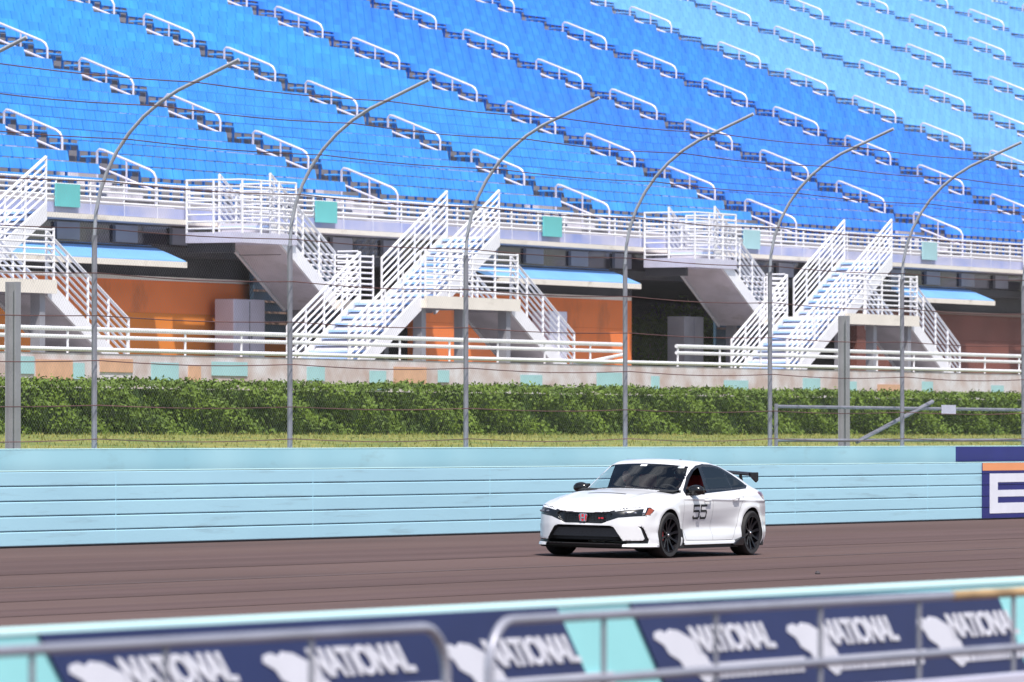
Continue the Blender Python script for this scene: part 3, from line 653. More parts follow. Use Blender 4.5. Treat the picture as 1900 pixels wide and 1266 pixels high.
def surface_net():
    gx = np.arange(-.06, 4.68, Hh); gy = np.arange(-Hh * .5, 1.0, Hh); gz_ = np.arange(.09, 1.46, Hh)
    P = np.stack(np.meshgrid(gx, gy, gz_, indexing='ij'), -1).astype(np.float64)
    V = np.empty(P.shape[:3])
    for i in range(0, len(gx), 40): V[i:i + 40] = f_car(P[i:i + 40])
    V = np.concatenate([V[:, :0:-1], V[:, 1:]], 1); gy = np.concatenate([-gy[:0:-1], gy[1:]])
    V = np.where(np.abs(V) < 1e-9, 1e-9, V)
    n = V.shape; S = V < 0; acc = np.zeros((n[0] - 1, n[1] - 1, n[2] - 1, 3)); cnt = np.zeros(acc.shape[:3])
    for ax in range(3):
        sl0 = [slice(None)] * 3; sl1 = [slice(None)] * 3; sl0[ax] = slice(0, -1); sl1[ax] = slice(1, None)
        a, b = V[tuple(sl0)], V[tuple(sl1)]; cr_ = (a < 0) != (b < 0); t = np.where(cr_, a / np.where(cr_, a - b, 1), 0)
        o = [q for q in range(3) if q != ax]
        for d0 in (0, 1):
            for d1 in (0, 1):
                s_ = [None] * 3; s_[ax] = slice(None); s_[o[0]] = slice(d0, n[o[0]] - 1 + d0); s_[o[1]] = slice(d1, n[o[1]] - 1 + d1)
                c = cr_[tuple(s_)]; cnt += c; acc[..., ax] += np.where(c, t[tuple(s_)], 0); acc[..., o[0]] += c * d0; acc[..., o[1]] += c * d1
    act = cnt > 0; idx = -np.ones(act.shape, int); idx[act] = np.arange(act.sum()); ii = np.argwhere(act); loc = acc[act] / cnt[act][:, None]
    g3 = ii + loc; pos = np.stack([gx[0] + g3[:, 0] * Hh, gy[0] + g3[:, 1] * Hh, gz_[0] + g3[:, 2] * Hh], 1)
    F = []
    for ax in range(3):
        o = [(ax + 1) % 3, (ax + 2) % 3]; sl = [slice(1, -1)] * 3; sl[ax] = slice(0, -1); sl2 = list(sl); sl2[ax] = slice(1, None)
        a, b = S[tuple(sl)], S[tuple(sl2)]; e = np.argwhere(a != b); sg = a[a != b]
        if len(e) == 0: continue
        q = []
        for d0, d1 in ((0, 0), (1, 0), (1, 1), (0, 1)):
            c = e.copy(); c[:, o[0]] += d0; c[:, o[1]] += d1; q.append(idx[c[:, 0], c[:, 1], c[:, 2]])
        q = np.stack(q, 1); q[~sg] = q[~sg][:, ::-1]; F.append(q)
    return pos, np.concatenate(F)
def grad(fn, P, e=.003):
    g = np.empty(P.shape)
    for k in range(3): d = np.zeros(3); d[k] = e; g[:, k] = (fn(P + d) - fn(P - d)) / (2 * e)
    return g
def project(P, it=2, fn=None, cap=.008):
    fn = fn or f_car
    for _ in range(it):
        v = fn(P); g = grad(fn, P); st_ = -(v / np.maximum((g ** 2).sum(1), .05))[:, None] * g; l_ = np.linalg.norm(st_, axis=1)[:, None]; P = P + st_ * np.minimum(1, cap / np.maximum(l_, 1e-9))
    return P
def mapped(poly, uv, lim=None):
    return lambda P: np.maximum(sdpoly(*uv(P), poly), lim(P) if lim else -1)
XZ = lambda P: (P[..., 0], P[..., 2]); UZ = lambda P: (UF(P), P[..., 2])
side_only = lambda P: .45 - np.abs(P[..., 1])
front_only = lambda P: P[..., 0] - .75
TRIM = [(1.60, .875), (1.66, .955), (1.92, 1.135), (2.12, 1.245), (2.30, 1.300), (2.55, 1.322), (2.80, 1.315), (3.03, 1.285), (3.28, 1.205), (3.50, 1.115), (3.76, 1.005), (3.68, .965), (3.3, .945), (2.3, .905)]
WIN_F = [(1.69, .905), (1.73, .965), (1.96, 1.12), (2.15, 1.222), (2.30, 1.268), (2.345, 1.272), (2.345, .920)]
WIN_R = [(2.455, .922), (2.455, 1.284), (2.60, 1.289), (2.80, 1.282), (3.00, 1.25), (3.12, 1.215), (3.22, .965), (3.16, .948)]
WIN_Q = [(3.265, .965), (3.165, 1.20), (3.27, 1.168), (3.48, 1.080), (3.64, 1.01), (3.62, .982)]
DOOR_F = [(1.44, .855), (1.58, .88), (1.62, .965), (1.88, 1.145), (2.10, 1.26), (2.28, 1.315), (2.40, 1.325), (2.40, .235), (1.52, .235), (1.44, .35)]
DOOR_R = [(2.403, 1.325), (2.62, 1.332), (2.82, 1.325), (3.06, 1.295), (3.24, 1.24), (3.38, 1.06), (3.42, .86), (3.28, .66), (3.20, .44), (3.05, .235), (2.403, .235)]
def g_ws(P):
    x, y, z = P[..., 0], np.abs(P[..., 1]), P[..., 2]; xc = xcurve(x, y); return np.maximum.reduce([1.425 - xc, xc - 2.075, .052 - (Sf(x, z) - y), .88 - z])
def g_rw(P):
    x, y, z = P[..., 0], np.abs(P[..., 1]), P[..., 2]; xc = xcurve(x, y); return np.maximum.reduce([3.42 - xc, xc - 4.20, .09 - (Sf(x, z) - y), .95 - z])
def g_cowl(P):
    x, y, z = P[..., 0], np.abs(P[..., 1]), P[..., 2]; xc = xcurve(x, y); return np.maximum.reduce([1.385 - xc, xc - 1.43, .035 - (Sf(x, z) - y), .9 - z])
def g_hood(P):
    x, y, z = P[..., 0], np.abs(P[..., 1]), P[..., 2]; xc = xcurve(x, y); return np.maximum.reduce([.13 - (x - FP(y)), xc - 1.38, y - .70 - .03 * x, .66 - z, x - 1.6])
def g_arch(P):
    x, y, z = P[..., 0], np.abs(P[..., 1]), P[..., 2]; return np.maximum(np.minimum.reduce([np.hypot(x - wx, z - .33) for wx in WX]) - WR - .006, .5 - y)
def g_bumper(P): x, y, z = P[..., 0], np.abs(P[..., 1]), P[..., 2]; return np.maximum.reduce([x - .58 - (.7 - z) * 0, z - .70 - .05 * x])
def g_rbumper(P): x, y, z = P[..., 0], np.abs(P[..., 1]), P[..., 2]; return np.maximum.reduce([4.05 - x, z - .66])
def g_under(P): return P[..., 2] - .158 - .012 * sst(P[..., 0], .6, 1.)
def g_low(P): return np.maximum(sdpoly(*UZ(P), P_LOW) - .004, front_only(P))
def g_lip(P): return np.maximum.reduce([np.abs(P[..., 1]) - .64, P[..., 2] - .21, P[..., 0] - .4])
P_TAIL = [(.2, .93), (.90, .935), (1.12, .915), (1.14, .885), (1.04, .765), (.95, .755), (.2, .80)]
def g_tail(P): x, y, z = P[..., 0], np.abs(P[..., 1]), P[..., 2]; return np.maximum(sdpoly(y + .5 * (4.52 - x), z, P_TAIL), 3.9 - x)
def side(g, s): return lambda P: np.maximum(g(P), -s * P[..., 1] - .0)
# order: first match wins. (name, function, material, split by side, skip)
REG = [('underbody', g_under, 'matte', 0), ('wheel_arch', g_arch, 'matte', 0), ('lower_grille', g_low, 'matte', 0), ('splitter', g_lip, 'black', 0),
       ('bumper_fin', mapped(P_FIN, UZ, front_only), 'black', 1), ('lamp_strip', mapped(P_DRL, UZ, front_only), 'drl', 1), ('side_marker', mapped(P_AMB, UZ, front_only), 'amber', 1),
       ('headlight', mapped(P_HEAD, UZ, front_only), 'lamp', 1), ('upper_grille', mapped(P_UP, UZ, front_only), 'black', 0),
       ('windscreen', g_ws, 'ws', 0), ('cowl', g_cowl, 'matte', 0), ('rear_window', g_rw, 'qg', 0), ('taillight', g_tail, 'tail', 1),
       ('front_side_window', mapped(WIN_F, XZ, side_only), None, 1), ('rear_side_window', mapped(WIN_R, XZ, side_only), 'sg', 1), ('quarter_window', mapped(WIN_Q, XZ, side_only), 'qg', 1),
       ('window_trim', mapped(TRIM, XZ, side_only), 'black', 1), ('hood', g_hood, 'paint', 0), ('front_bumper', g_bumper, 'paint', 0), ('rear_bumper', g_rbumper, 'paint', 0),
       ('front_door', mapped(DOOR_F, XZ, side_only), 'paint', 1), ('rear_door', mapped(DOOR_R, XZ, side_only), 'paint', 1)]
pos, quads = surface_net(); pos = project(pos, 3)
for _ in range(2):
    for nm, g, mm, sp in REG:
        v = g(pos); k = np.where(np.abs(v) < Hh * .62)[0]
        if len(k) == 0: continue
        P = pos[k]; gg = grad(g, P, .002); n = grad(f_base, P); n /= np.maximum(np.linalg.norm(n, axis=1), 1e-6)[:, None]; gg = gg - n * (gg * n).sum(1)[:, None]
        q = np.maximum((gg ** 2).sum(1), .15); st_ = -(v[k] / q)[:, None] * gg; l_ = np.linalg.norm(st_, axis=1)[:, None]; st_ *= np.minimum(1, .010 / np.maximum(l_, 1e-9))
        pos[k] = P + st_ * .9
    pos = project(pos, 1, cap=.004)
cen = pos[quads].mean(1); cls = np.full(len(quads), -1)
for i, (nm, g, mm, sp) in enumerate(REG): hit = (cls < 0) & (g(cen) < 0); cls[hit] = i
GN = grad(f_base, pos); GN /= np.maximum(np.linalg.norm(GN, axis=1), 1e-6)[:, None]; FV = np.abs(f_base(pos)) < .003
CARX, CARY = 86.60 * .995, 41.13 * .995
car = thing('race_hatchback', 'white hatchback with number 55 and black rear wing cornering on the track', 'car', (CARX, CARY, track_z(CARY)), rot=(math.atan(.02), 0, R(-1.1)))
def part(name, fmask, m_, parent=None):
    q = quads[fmask]
    if len(q) == 0: return None
    u, inv = np.unique(q, return_inverse=True); inv = inv.reshape(q.shape)
    me = bpy.data.meshes.new(name); me.from_pydata(pos[u].tolist(), [], inv.tolist()); me.materials.append(m_)
    me.polygons.foreach_set('use_smooth', [True] * len(q))
    if FV[u].all():
        try: me.normals_split_custom_set_from_vertices(GN[u].tolist())
        except Exception: pass
    else:
        try: me.set_sharp_from_angle(angle=R(50))
        except Exception: pass
    o = bpy.data.objects.new(name, me); COL.objects.link(o); o.parent = parent or car; return o
PARTS = {}
body = part('body', cls < 0, CM['paint'])
par_of = {'lamp_strip': 'headlight', 'side_marker': 'headlight', 'bumper_fin': 'front_bumper', 'lower_grille': 'front_bumper', 'splitter': 'front_bumper', 'front_side_window': 'front_door', 'rear_side_window': 'rear_door'}
order_ = sorted(range(len(REG)), key=lambda i: REG[i][0] in par_of)
for i in order_:
    nm, g, mm, sp = REG[i]
    for s in ((-1, 1) if sp else (0,)):
        if nm == 'front_side_window' : continue
        if nm == 'wheel_arch':
            for sy in (-1, 1):
                for lo, hi in ((0, 2.3), (2.3, 5)): part(nm, (cls == i) & (cen[:, 1] * sy > 0) & (cen[:, 0] > lo) & (cen[:, 0] < hi), CM[mm])
            continue
        msk = (cls == i) & ((cen[:, 1] * s > 0) if s else True)
        pr = PARTS.get((par_of.get(nm), s)) or PARTS.get((par_of.get(nm), 0))
        PARTS[(nm, s)] = part(nm, msk, CM[mm], pr)
P_ = PARTS
P_[('front_door', -1)]['label'] = 'white front door with number 55 and its window down'
def on_side(x, z, s=-1, off=.002):
    """point of the body side at (x, z), pushed out by off"""
    y = float(Sf(np.array(x), np.array(z))); q = np.array([[x, s * y, z]]); q = project(q, 4, f_base, .05); n = grad(f_base, q)[0]; n /= np.linalg.norm(n); return Vector(q[0] + n * off), Vector(n)
def side_strip(mb, pts, w, s=-1, off=.0025, sub=.05):
    """flat ribbon of width w laid on the car's side along a polyline given in (x, z)"""
    ds = [(Vector((b[0] - a[0], b[1] - a[1]))).normalized() for a, b in zip(pts, pts[1:])]
    for i, (a, b) in enumerate(zip(pts, pts[1:])):
        d = ds[i]; n = Vector((-d.y, d.x)) * w / 2; ex = d * w * .5; A = Vector(a) - ex * .98; B = Vector(b) + ex * .98; k = max(1, int((B - A).length / sub))
        row = []
        for j in range(k + 1):
            c = A.lerp(B, j / k); row.append((on_side(c.x + n.x, c.y + n.y, s, off)[0], on_side(c.x - n.x, c.y - n.y, s, off)[0]))
        vs = [p for r_ in row for p in r_]; mb.add(vs, [(2 * j, 2 * j + 1, 2 * j + 3, 2 * j + 2) for j in range(k)])
# door seams
def seam_line(pts, s, parent, w=.0045, name='door_seam'): q = MB(); side_strip(q, pts, w, s, .0012, .04); return q.build(name, CM['trim'], parent, fix=False)
for s in (-1, 1):
    seam_line([(1.46, .86), (1.44, .80), (1.44, .40), (1.52, .245), (2.40, .235)], s, P_[('front_door', s)])
    seam_line([(2.40, .92), (2.40, .235), (3.05, .235), (3.20, .44), (3.28, .66), (3.42, .86), (3.43, .97)], s, P_[('rear_door', s)])
    for x, dn in ((2.20, 'front_door'), (3.14, 'rear_door')):
        c, n = on_side(x, .815, s, .004); q = MB()
        q.tube([c + Vector((-.10, 0, -.004)), c + n * .028 + Vector((-.075, 0, 0)), c + n * .030 + Vector((.06, 0, .004)), c + Vector((.10, 0, .006))], .013, 8)
        q.build('door_handle', CM['paint2'], P_[(dn, s)], smooth=True)
        q = MB(); side_strip(q, [(x - .05, .812), (x + .05, .814)], .045, s, .0018); q.build('handle_recess', mat('recess_grey', (.30, .29, .32), .5), P_[(dn, s)], fix=False)  # flat ribbon on the door, recess shade painted as grey
    # sill skirt
    q = MB(); prof_s = []
    for x in np.linspace(1.38, 3.24, 16):
        fl = .012 * math.sin((x - 1.38) / 1.86 * math.pi); prof_s.append((x, .925 + .006 * math.sin(x) - .0))
    vs = []
    for x, yy in prof_s: vs += [(x, s * (yy - .06), .235), (x, s * yy, .215), (x, s * (yy + .006), .185), (x, s * (yy - .05), .165)]
    q.add(vs, [(4 * i + j, 4 * i + j + 1, 4 * i + j + 5, 4 * i + j + 4) for i in range(len(prof_s) - 1) for j in range(3)]); q.build('side_skirt', CM['paint2'], car, smooth=True)
    q = MB(); q.prism([(1.40, .168), (3.24, .168), (3.22, .13), (1.42, .13)], 'y', s * .80, s * .905); q.build('skirt_underside', CM['matte'], car)
    q = MB(); q.prism([(3.00, .175), (3.13, .23), (3.28, .275), (3.345, .265), (3.32, .15), (3.0, .15)], 'y', s * .86, s * .955); q.build('rear_kick_fin', CM['black'], car, bevel=.01)
    q = MB(); q.prism([(1.285, .42), (1.345, .40), (1.40, .25), (1.41, .13), (1.24, .13)], 'y', s * .80, s * .918); q.build('fender_vent', CM['matte'], car, bevel=.01)
    q = MB(); q.prism([(4.02, .40), (4.08, .36), (4.10, .14), (4.02, .14)], 'y', s * .66, s * .90); q.build('mud_flap', CM['matte'], car, bevel=.008)
# front details
q = MB(); q.prism([(-.52, .30), (.52, .30), (.47, .42), (-.47, .42)], 'x', .10, .13); q.build('radiator_mesh', mat('radiator', (.045, .045, .05), .6, var=.5, vscale=80), P_[('front_bumper', 0)])
q = MB()
for y in np.linspace(-.3, .3, 13): q.box(.047, .05, y - .002, y + .002, .49, .63)
for z in np.linspace(.50, .62, 6): q.box(.047, .052, -.33, .33, z - .003, z + .003)
q.build('grille_bars', CM['mesh'], P_[('upper_grille', 0)])
q = MB(); ys_l = np.linspace(-.66, .66, 33); vs = []
for y in ys_l:
    x = float(FP(np.array(abs(y)))) ; vs += [(x + .0, y, .175), (x - .035, y, .165), (x - .035, y, .145), (x + .10, y, .135)]
q.add(vs, [(4 * i + j, 4 * i + j + 1, 4 * i + j + 5, 4 * i + j + 4) for i in range(32) for j in range(3)]); q.build('front_lip', CM['black'], P_[('front_bumper', 0)], smooth=True)
for s in (-1, 1):
    q = MB(); vs = []
    for y in np.linspace(.60, .93, 10):
        x = float(FP(np.array(y))); vs += [(x + .02, s * y, .205), (x - .03, s * y, .195), (x - .04, s * y, .165), (x + .05, s * y, .16)]
    q.add(vs, [(4 * i + j, 4 * i + j + 1, 4 * i + j + 5, 4 * i + j + 4) for i in range(9) for j in range(3)]); q.build('bumper_corner_lip', CM['paint2'], P_[('front_bumper', 0)], smooth=True)
    hl = P_[('headlight', s)]
    for u, r_ in ((.66, .026), (.76, .028), (.86, .028)):
        y = u - .5 * (.09 if u < .8 else .13) * 1.0; x = float(FP(np.array(y)) + FZ(np.array(.64))); q = MB(); q.ball((x + .012, s * y, .640), (r_ * .6, r_ * 1.3, r_ * .62), 12, 8); q.build('projector_lens', CM['lens'], hl, smooth=True)
# emblem
em = MB(); bx0 = -.004; ex = .012
def rrect(w, h_, r_, n=5, taper=0): return [(sx_ * (w - r_) * (1 if cy < 0 or True else 1) + r_ * math.cos(a) , cy * (h_ - r_) + r_ * math.sin(a)) for (sx_, cy, a0) in ((1, 1, 0), (-1, 1, 90), (-1, -1, 180), (1, -1, 270)) for a in [R(a0 + 90 * k / n) for k in range(n + 1)]]
em_x = .008
outer = [(y * (1.06 if z > 0 else .90), z + .563) for y, z in rrect(.064, .056, .024)]
emb = MB().prism(outer, 'x', em_x - .012, em_x + .03).build('emblem', CM['chrome'], car, bevel=.004)
inner = [(y * .88, (z - .563) * .86 + .563) for y, z in outer]; MB().prism(inner, 'x', em_x - .016, em_x - .010).build('red_field', CM['badge'], emb)
q = MB()
for s in (-1, 1): q.prism([(s * .018, .612), (s * .043, .612), (s * .034, .563), (s * .040, .514), (s * .018, .514), (s * .020, .563)], 'x', em_x - .021, em_x - .015)
q.prism([(-.022, .572), (.022, .572), (.022, .553), (-.022, .553)], 'x', em_x - .021, em_x - .015); q.build('emblem_letter', CM['chrome'], emb)
q = MB(); q.box(.012, .018, -.315, -.275, .550, .570); q.box(.010, .017, -.265, -.235, .550, .570); q.build('small_red_badge', CM['badge'], P_[('upper_grille', 0)], bevel=.003)
# hood vent slit
q = MB(); z0 = lambda x, y: float(T_(xcurve(np.array(x), np.array(y)))) - .055 * (y / .8) ** 2
vs = []
for y in np.linspace(-.30, .30, 13):
    for x in (.735, .775): vs.append((x + .06 * (y / .3) ** 2 * 0, y, z0(x, y) + .003))
q.add(vs, [(2 * i, 2 * i + 1, 2 * i + 3, 2 * i + 2) for i in range(12)]); q.build('hood_scoop', CM['matte'], P_[('hood', 0)], fix=False)
# number 55
q = MB(); dz0, dz1 = .555, .735; dzm = .657
for x0 in (1.765, 2.005):
    wq = .185; side_strip(q, [(x0 + wq, dz1), (x0, dz1), (x0, dzm), (x0 + wq - .02, dzm), (x0 + wq, dzm - .02), (x0 + wq, dz0 + .02), (x0 + wq - .02, dz0), (x0 + .02, dz0), (x0, dz0 + .02)], .031, -1, .0030)
q.build('race_number', CM['matte'], P_[('front_door', -1)], fix=False)
# mirrors
for s in (-1, 1):
    t = MB(); rot_m = Matrix.Rotation(R(-6 * s), 3, 'Z')
    t.ball((1.76, s * .915, .955), (.085, .125, .078), 18, 12, rot=rot_m); t.box(1.80, 1.842, s * .915 - .105, s * .915 + .105, .895, 1.015)
    mo = t.build('mirror', CM['black'], car, smooth=True)
    q = MB(); q.tube([(1.66, s * .76, .885), (1.70, s * .82, .89), (1.74, s * .88, .925)], [.03, .024, .03], 8); q.build('mirror_stalk', CM['black'], mo, smooth=True)
    MB().box(1.8425, 1.845, s * .915 - .095, s * .915 + .095, .903, 1.008).build('mirror_glass', CM['chrome'], mo)
# roof antenna
q = MB(); q.prism([(3.02, 1.325), (3.18, 1.29), (3.16, 1.37), (3.13, 1.375)], 'y', -.018, .018); q.build('roof_antenna', CM['black'], car, bevel=.006)
for y in (-.52, .04): q = MB(); xs_ = 1.99 + .28 * y * y; q.add([(xs_, y - .05, z0(xs_, y) + .003), (xs_, y + .05, z0(xs_, y + .0) + .003), (xs_ + .045, y + .05, z0(xs_ + .045, y) + .003), (xs_ + .045, y - .05, z0(xs_ + .045, y) + .003)], [(0, 1, 2, 3)]); q.build('windscreen_sticker', CM['drl'], P_[('windscreen', 0)], fix=False)
# rear wing
wg = MB(); NW = 16; vs = []
foil = [(-.005, .0), (.03, .026), (.10, .036), (.17, .034), (.235, .030), (.235, .012), (.10, -.012), (.03, -.016)]
for i in range(NW + 1):
    y = -.65 + 1.30 * i / NW; zc_ = 1.15 + .035 * math.cos(y / .70 * 1.4); xo = 4.06 + .05 * (abs(y) / .7) ** 2
    vs += [(xo + a * 1.05, y, zc_ + b) for a, b in foil]
nf = len(foil); wg.add(vs, [(i * nf + k, i * nf + (k + 1) % nf, (i + 1) * nf + (k + 1) % nf, (i + 1) * nf + k) for i in range(NW) for k in range(nf)] + [tuple(range(nf)), tuple(NW * nf + k for k in range(nf))])
wing = wg.build('rear_wing', CM['black'], car, smooth=True)
for s in (-1, 1):
    MB().prism([(4.09, 1.195), (4.37, 1.195), (4.38, 1.08), (4.32, 1.045), (4.22, 1.09), (4.10, 1.14)], 'y', s * .65, s * .678).build('end_plate', CM['black'], wing, bevel=.006)
    MB().prism([(4.16, 1.17), (4.22, 1.165), (4.32, .95), (4.22, .95)], 'y', s * .46, s * .48).build('wing_strut', CM['black'], wing)
# wheels
def wheel(x, s, front):
    w_ = thing_part('wheel', car, (x, s * .80, .325)); hw = .128
    prof_t = [(.245, -hw + .01), (.262, -hw), (.30, -hw - .004), (.318, -hw + .018), (.325, -hw + .05), (.325, hw - .05), (.318, hw - .018), (.30, hw + .004), (.262, hw), (.245, hw - .01)]
    q = MB(); q.lathe_y(prof_t, (0, 0, 0), 56); q.build('tyre', CM['rubber'], w_, smooth=True)
    q = MB(); o = s
    q.lathe_y([(.247, o * hw * .98), (.236, o * hw * .98), (.225, o * .06), (.225, -o * hw), (.247, -o * hw)], (0, 0, 0), 48)
    q.lathe_y([(.0, o * .095), (.055, o * .095), (.065, o * .07), (.065, o * .02), (0, o * .02)], (0, 0, 0), 24)
    for k in range(10):
        a = 2 * math.pi * (k + .3) / 10; c_, s_ = math.cos(a), math.sin(a)
        for dd in (-.11, .11) if False else (0,):
            pr_ = []
            for rr_, hw_, y0_ in ((.05, .020, .088), (.14, .012, .098), (.235, .020, .122)):
                for t_ in (-hw_, hw_):
                    pr_ += [(rr_ * c_ - t_ * s_, o * y0_, rr_ * s_ + t_ * c_), (rr_ * c_ - t_ * s_, o * (y0_ - .035), rr_ * s_ + t_ * c_)]
            for j in (0, 4): b0 = j; q.add([pr_[b0], pr_[b0 + 1], pr_[b0 + 2], pr_[b0 + 3], pr_[b0 + 4], pr_[b0 + 5], pr_[b0 + 6], pr_[b0 + 7]], [(0, 2, 6, 4), (1, 5, 7, 3), (0, 4, 5, 1), (2, 3, 7, 6)])
    q.build('rim', CM['rim'], w_, smooth=False)
    q = MB(); q.lathe_y([(0, o * .045), (.17, o * .045), (.17, o * .025), (0, o * .025)], (0, 0, 0), 36); q.build('brake_disc', CM['disc'], w_)
    if front:
        q = MB(); vs = [];
        for k in range(9):
            a = R(150 + 60 * k / 8)
            for rr_ in (.125, .205):
                for yy in (o * .02, o * .082): vs.append((rr_ * math.cos(a), yy, rr_ * math.sin(a)))
        q.add(vs, [(4 * i + a, 4 * i + b, 4 * i + 4 + b, 4 * i + 4 + a) for i in range(8) for a, b in ((0, 1), (1, 3), (3, 2), (2, 0))] + [(0, 1, 3, 2), (32, 33, 35, 34)]); q.build('brake_caliper', CM['caliper'], w_)
    q = MB(); q.ball((0, o * .096, 0), (.024, .012, .024), 16, 8); q.build('hub_cap', CM['chrome'], w_, smooth=True)
    return w_
def thing_part(name, parent, loc):
    o = bpy.data.objects.new(name, None); COL.objects.link(o); o.parent = parent; o.location = loc; return o
for i, x in enumerate(WX):
    for s in (-1, 1):
        w_ = wheel(x, s, i == 0)
        if i == 0: w_.rotation_euler = (0, 0, R(-3))
# cabin
def part_mb(q, name, m_, parent=car, **k): return q.build(name, m_, parent, **k)
q = MB(); q.box(1.3, 4.2, -.78, .78, .20, .26); q.box(1.25, 1.32, -.76, .76, .26, .88); part_mb(q, 'cabin_floor', CM['trim'])
q = MB(); vs = []
for y in np.linspace(-.76, .76, 15):
    vs += [(1.34, y, .93), (1.55, y, .955), (1.78, y, .93 + .03 * math.exp(-((y + .38) / .2) ** 2)), (1.86, y, .86), (1.80, y, .55)]
q.add(vs, [(5 * i + j, 5 * i + j + 1, 5 * i + j + 6, 5 * i + j + 5) for i in range(14) for j in range(4)]); part_mb(q, 'dashboard', CM['trim'], smooth=True)
q = MB(); c = Vector((1.98, -.38, .86)); rt = Matrix.Rotation(R(-24), 3, 'Y')
q.tube([c + rt @ Vector((0, .175 * math.cos(a), .175 * math.sin(a))) for a in np.linspace(0, 2 * math.pi, 28, endpoint=False)], .015, 8, closed=True)
q.ball(c, (.03, .06, .05), 10, 6)
for a in (0, math.pi, -math.pi / 2): q.tube([c, c + rt @ Vector((0, .17 * math.cos(a), .17 * math.sin(a)))], .013, 6)
q.tube([c, c + Vector((-.25, 0, -.08))], .03, 8); part_mb(q, 'steering_wheel', CM['trim'], smooth=True)
for y in (-.38, .38):
    se = thing_part('front_seat', car, (2.45, y, .26))
    q = MB(); q.prism([(-.30, .05), (.22, .0), (.24, .14), (-.28, .22), (-.33, .16)], 'y', -.25, .25); q.build('seat_cushion', CM['seatred'], se, bevel=.03)
    q = MB(); q.prism([(.15, .10), (.38, .72), (.47, .70), (.30, .06)], 'y', -.22, .22); q.build('backrest', CM['seatred'], se, bevel=.04)
    q = MB()
    for s in (-1, 1): q.prism([(.06, .12), (.28, .66), (.40, .66), (.28, .10)], 'y', s * .19, s * .27)
    q.build('seat_bolster', CM['seatred'], se, bevel=.03)
    q = MB(); q.prism([(.34, .70), (.37, .90), (.45, .89), (.45, .69)], 'y', -.13, .13); q.build('headrest', CM['seatred'], se, bevel=.03)
q = MB(); q.prism([(3.10, .35), (3.55, .35), (3.80, .92), (3.65, .95), (3.45, .55), (3.12, .52)], 'y', -.66, .66); part_mb(q, 'rear_bench', CM['trim'], bevel=.03)
